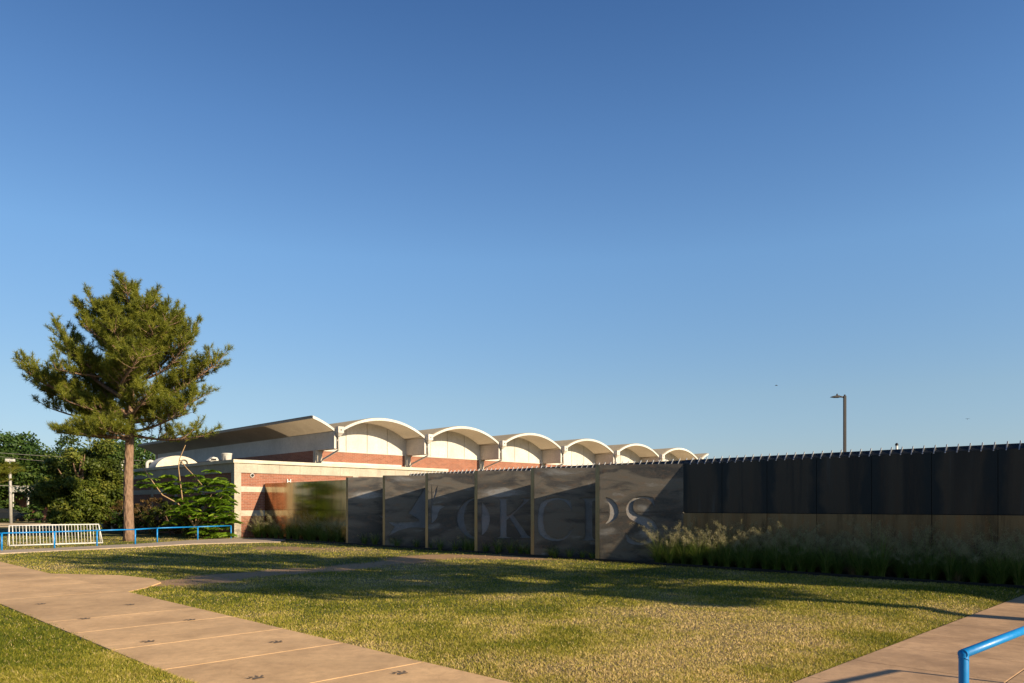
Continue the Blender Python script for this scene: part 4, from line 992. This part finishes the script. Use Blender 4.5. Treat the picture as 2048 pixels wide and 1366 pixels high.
tag(o, 'short patchy green and straw coloured lawn grass', 'grass', kind='stuff')

# ------------------------------------------------------------------ rails, rack, poles
rail = thing('blue_railing', 'low bright blue pipe railing along the far walk, ending by the concrete corner column', 'railing', (0, 0, 0))
posts = [(-95, 1110), (3.5, 1103), (109, 1098.5), (194, 1094), (270.5, 1090.5), (314.5, 1086), (395.6, 1081.5), (462, 1078)]
tops = []
for (x, y) in posts:
    X, Y = G(x, y); tops.append((X, Y, .685)); MB().tube([(X, Y, -.02), (X, Y, .685)], .032, 10).build('post', M['blue'], rail)
for a_, b_ in zip(tops[:-1], tops[1:]): MB().tube([a_, b_], .028, 10).build('top_rail', M['blue'], rail)
# near rail, bottom right
nr_ = thing('blue_railing', 'large blue pipe rail corner close up at the bottom right of the photo', 'railing', (2.31, 3.82, 0))
MB().tube([(0, 0, -.1), (0, 0, .945), (.004, .004, .955)], .0235, 24).build('post', M['blue'], nr_)
MB().tube([(-.012, -.01, .945), (.762, .66, .955), (1.9, 1.66, .955)], .0235, 24).build('top_rail', M['blue'], nr_)
MB().tube([(1.9, 1.66, -.1), (1.9, 1.66, .95)], .0235, 16).build('post', M['blue'], nr_)
MB().lathe([(.05, 0), (.05, .008), (.03, .012)], 16).build('base_flange', M['blue'], nr_)
wb = MB(); wb.tube([(-.002, -.001, .917), (.0, .0, .921)], .0262, 20); wb.build('weld_bead', M['blue'], nr_)
# parallel rail just outside the frame on the right (its shadow falls across the walk)
n2 = thing('blue_railing', 'blue pipe rail beyond the right edge of the photo, its shadow crossing the walk', 'railing', (5.95, 6.16, 0))
MB().tube([(0, 0, -.1), (0, 0, .95)], .0235, 14).build('post', M['blue'], n2); MB().tube([(0, 0, .95), (-1.4, -.9, .95), (-1.9, -1.2, .95)], .0235, 14).build('top_rail', M['blue'], n2)
MB().tube([(-1.9, -1.2, -.1), (-1.9, -1.2, .95)], .0235, 14).build('post', M['blue'], n2)

# bike rack
RA, RB = Vector((*G(18, 1093.5), 0)), Vector((*G(203, 1087.5), 0))
dv = RB-RA; RL = dv.length; rk = thing('bicycle_rack', 'long white metal bicycle rack with many upright bars behind the blue railing', 'bicycle rack', tuple(RA), math.atan2(dv.y, dv.x))
HT = .88
MB().tube([(0, 0, HT), (RL-.12, 0, HT)], .026, 8).build('top_rail', M['whitemetal'], rk)
for s in (-1, 1): MB().tube([(0, s*.16, .05), (RL, s*.16, .05)], .024, 8).build('bottom_rail', M['whitemetal'], rk)
for x in (.0, RL-.12):
    for s in (-1, 1): MB().tube([(x, 0, HT), (x+(.12 if x else -.02), s*.16, .05)], .024, 8).build('end_brace', M['whitemetal'], rk)
    MB().tube([(x+(.12 if x else 0), -.16, .05), (x+(.12 if x else 0), .16, .05)], .022, 8).build('end_foot', M['whitemetal'], rk)
nb = 27
for i in range(nb):
    x = .12+(RL-.35)*i/(nb-1); MB().tube([(x, -.01, HT), (x, -.16, .05)], .011 if i % 4 else .02, 6).build('bar', M['whitemetal'], rk)

# street lamp behind the steel wall
LZ = 42; lx, ly = at(1689.5, LZ); lh = zz(790, LZ)
lp = thing('street_lamp', 'dark slim street lamp with a flat head rising behind the long steel wall', 'street lamp', (lx, ly, 0))
MB().box(-.07, .07, -.07, .07, 0, lh-.05).build('pole', M['bronze'], lp, .01)
MB().tube([(-.05, 0, lh-.12), (-.2, 0, lh-.1), (-.34, 0, lh-.09)], [.05, .045, .06], 8).build('arm', M['bronze'], lp)
MB().prism([(-.30, lh-.15), (-.34, lh-.04), (-.5, lh-.03), (-.72, lh-.08), (-.78, lh-.115), (-.55, lh-.15)], lambda p: (p[0], .15, p[1]), lambda p: (p[0], -.15, p[1])).build('lamp_head', M['bronze'], lp, .01)
MB().lathe([(.04, 0), (.045, .06), (.03, .1)], 10, (-.43, 0, lh-.03)).build('photocell', M['bronze'], lp)
MB().tube([(0, 0, lh-.06), (0, 0, lh+.02)], .05, 8).build('cap', M['bronze'], lp)
# small vent pipe behind the wall
vz = 30; vx, vy = at(1793.5, vz); vh = zz(886, vz)
vp = thing('vent_post', 'short pale post with a dark cap showing above the long steel wall', 'post', (vx, vy, 0))
MB().tube([(0, 0, 0), (0, 0, vh-.1)], .045, 10).build('shaft', M['whitemetal'], vp); MB().lathe([(.06, 0), (.065, .05), (.03, .1)], 10, (0, 0, vh-.1)).build('cap', M['bronze'], vp)
# pole far left
ux, uy = at(22, 72); up = thing('floodlight_pole', 'weathered pale pole with a small light cluster at the far left', 'pole', (ux, uy, 0))
MB().tube([(0, 0, -.1), (-.05, 0, 3), (-.1, 0, 5.6)], [.15, .13, .11], 10).build('shaft', M['pole'], up)
hm = MB().box(-.45, -.05, -.2, .1, 5.95, 6.25); hm.box(.0, .35, -.2, .1, 5.98, 6.22); hm.build('light_heads', M['white'], up, .02)
MB().tube([(-.1, 0, 5.5), (-.1, 0, 6.0)], .06, 8).build('bracket', M['white'], up)
def wire(a, b, sag, label, r=.012):
    pts = []
    for i in range(13):
        t = i/12; p = Vector(a).lerp(Vector(b), t); p.z -= sag*4*t*(1-t); pts.append(p)
    o = MB().tube(pts, r, 5).build('overhead_wire', M['wire']); tag(o, label, 'wire', 'overhead wires beyond the trees')
def W3(px, py, Z): X, Y = at(px, Z); return (X, Y, zz(py, Z))
wire(W3(-60, 901, 70), W3(380, 924, 62), .15, 'upper overhead wire passing behind the pine trunk', .022)
wire(W3(-60, 905, 71), W3(380, 926, 63), .5, 'lower overhead wire passing behind the pine trunk', .018)
wire(W3(-60, 969, 76), W3(90, 972, 76), .05, 'low overhead wire at the far left beside the pale pole', .03)
# far house with porch canopy
hx, hy = at(60, 88)
hs = thing('brick_house', 'small brick house with a white flat porch canopy far off at the left', 'house', (hx, hy, 0), R(-8))
MB().box(-8, 6, 1.5, 9, 0, 3.0).build('wall', M['housebrick'], hs)
rf = MB().prism([(-.8, 0), (10.3, 0), (4.75, 2.0)], lambda p: (-8.6, 1.0+p[0]*.8, 3.0+p[1]*.8), lambda p: (6.6, 1.0+p[0]*.8, 3.0+p[1]*.8)).build('roof', M['gravel'], hs)
MB().box(-1.4, 1.15, -1.6, 1.4, 3.3, 4.05).build('porch_canopy', M['white'], hs, .03)
for px_, py_ in ((-1.0, -1.4), (.95, -1.4)): MB().box(px_-.07, px_+.07, py_-.07, py_+.07, 0, 3.3).build('porch_post', M['white'], hs)
MB().box(-.5, .4, 1.42, 1.495, 0, 2.1).build('door', M['dark'], hs)
for wx_ in (-3.4, 2.6): MB().box(wx_-.6, wx_+.6, 1.43, 1.495, .9, 2.1).build('window', M['black'], hs)
# parked car in the shade far left
cx_, cy_ = at(8, 80); car = thing('parked_car', 'dark parked car half hidden in the shade at the far left', 'car', (cx_, cy_, 0), R(5))
MB().prism([(-2.2, .35), (2.2, .35), (2.25, .75), (2.05, .95), (1.2, 1.0), (.6, 1.42), (-.9, 1.45), (-1.7, 1.05), (-2.2, .95)], lambda p: (p[0], .85, p[1]), lambda p: (p[0], -.85, p[1])).build('body', M['car'], car, .06)
for s in (-1, 1):
    MB().prism([(-.85, 1.02), (.95, 1.0), (.55, 1.36), (-.78, 1.38)], lambda p: (p[0], s*.862, p[1]), lambda p: (p[0], s*.852, p[1])).build('window', M['black'], car)
    for x in (-1.35, 1.4): MB().tube([(x, s*.72, .33), (x, s*.88, .33)], .33, 16).build('wheel', M['black'], car)
# off-frame neighbour building on the right: its corner throws the wedge of shade on the lawn
tx, ty = G(1206, 1144); Hn = 8.0; Ln = Hn/TANE
nbp = (tx+sx*Ln, ty+sy*Ln)
nb_ = thing('brick_annex', 'tall flat-roofed brick annex outside the right edge of the photo', 'building', (nbp[0], nbp[1], 0), T)
MB().box(0, 26, 0, 16, -.1, Hn-.5).build('wall', M['brick'], nb_); MB().box(0, 26.0, 0.0, 16.0, Hn-.498, Hn).build('coping', M['coping'], nb_)
for k in range(6):
    wnd = MB().box(2+4*k, 4+4*k, -.05, .02, 3.5, 5.4).build('window', M['black'], nb_); MB().box(1.9+4*k, 4.1+4*k, -.09, .01, 3.38, 3.5).build('sill', M['coping'], wnd)
# birds
for i, (px, py, lb) in enumerate(((1552, 771, 'tiny dark bird in flight left of the street lamp'), (1935, 838, 'tiny dark bird in flight high over the right end of the wall'))):
    Z = 60; X, Y = at(px, Z); b = thing('bird', lb, 'bird', (X, Y, zz(py, Z)), i*1.0)
    MB().tube([(-.09, 0, 0), (0, 0, .01), (.1, 0, 0), (.14, 0, 0)], [.008, .028, .025, .006], 8).build('body', M['black'], b)
    for s in (-1, 1): MB().add([(-.03, 0, .01), (.05, 0, .01), (.02, s*.09, .05), (-.04, s*.17, .03)], [(0, 1, 2, 3)]).build('wing', M['black'], b)
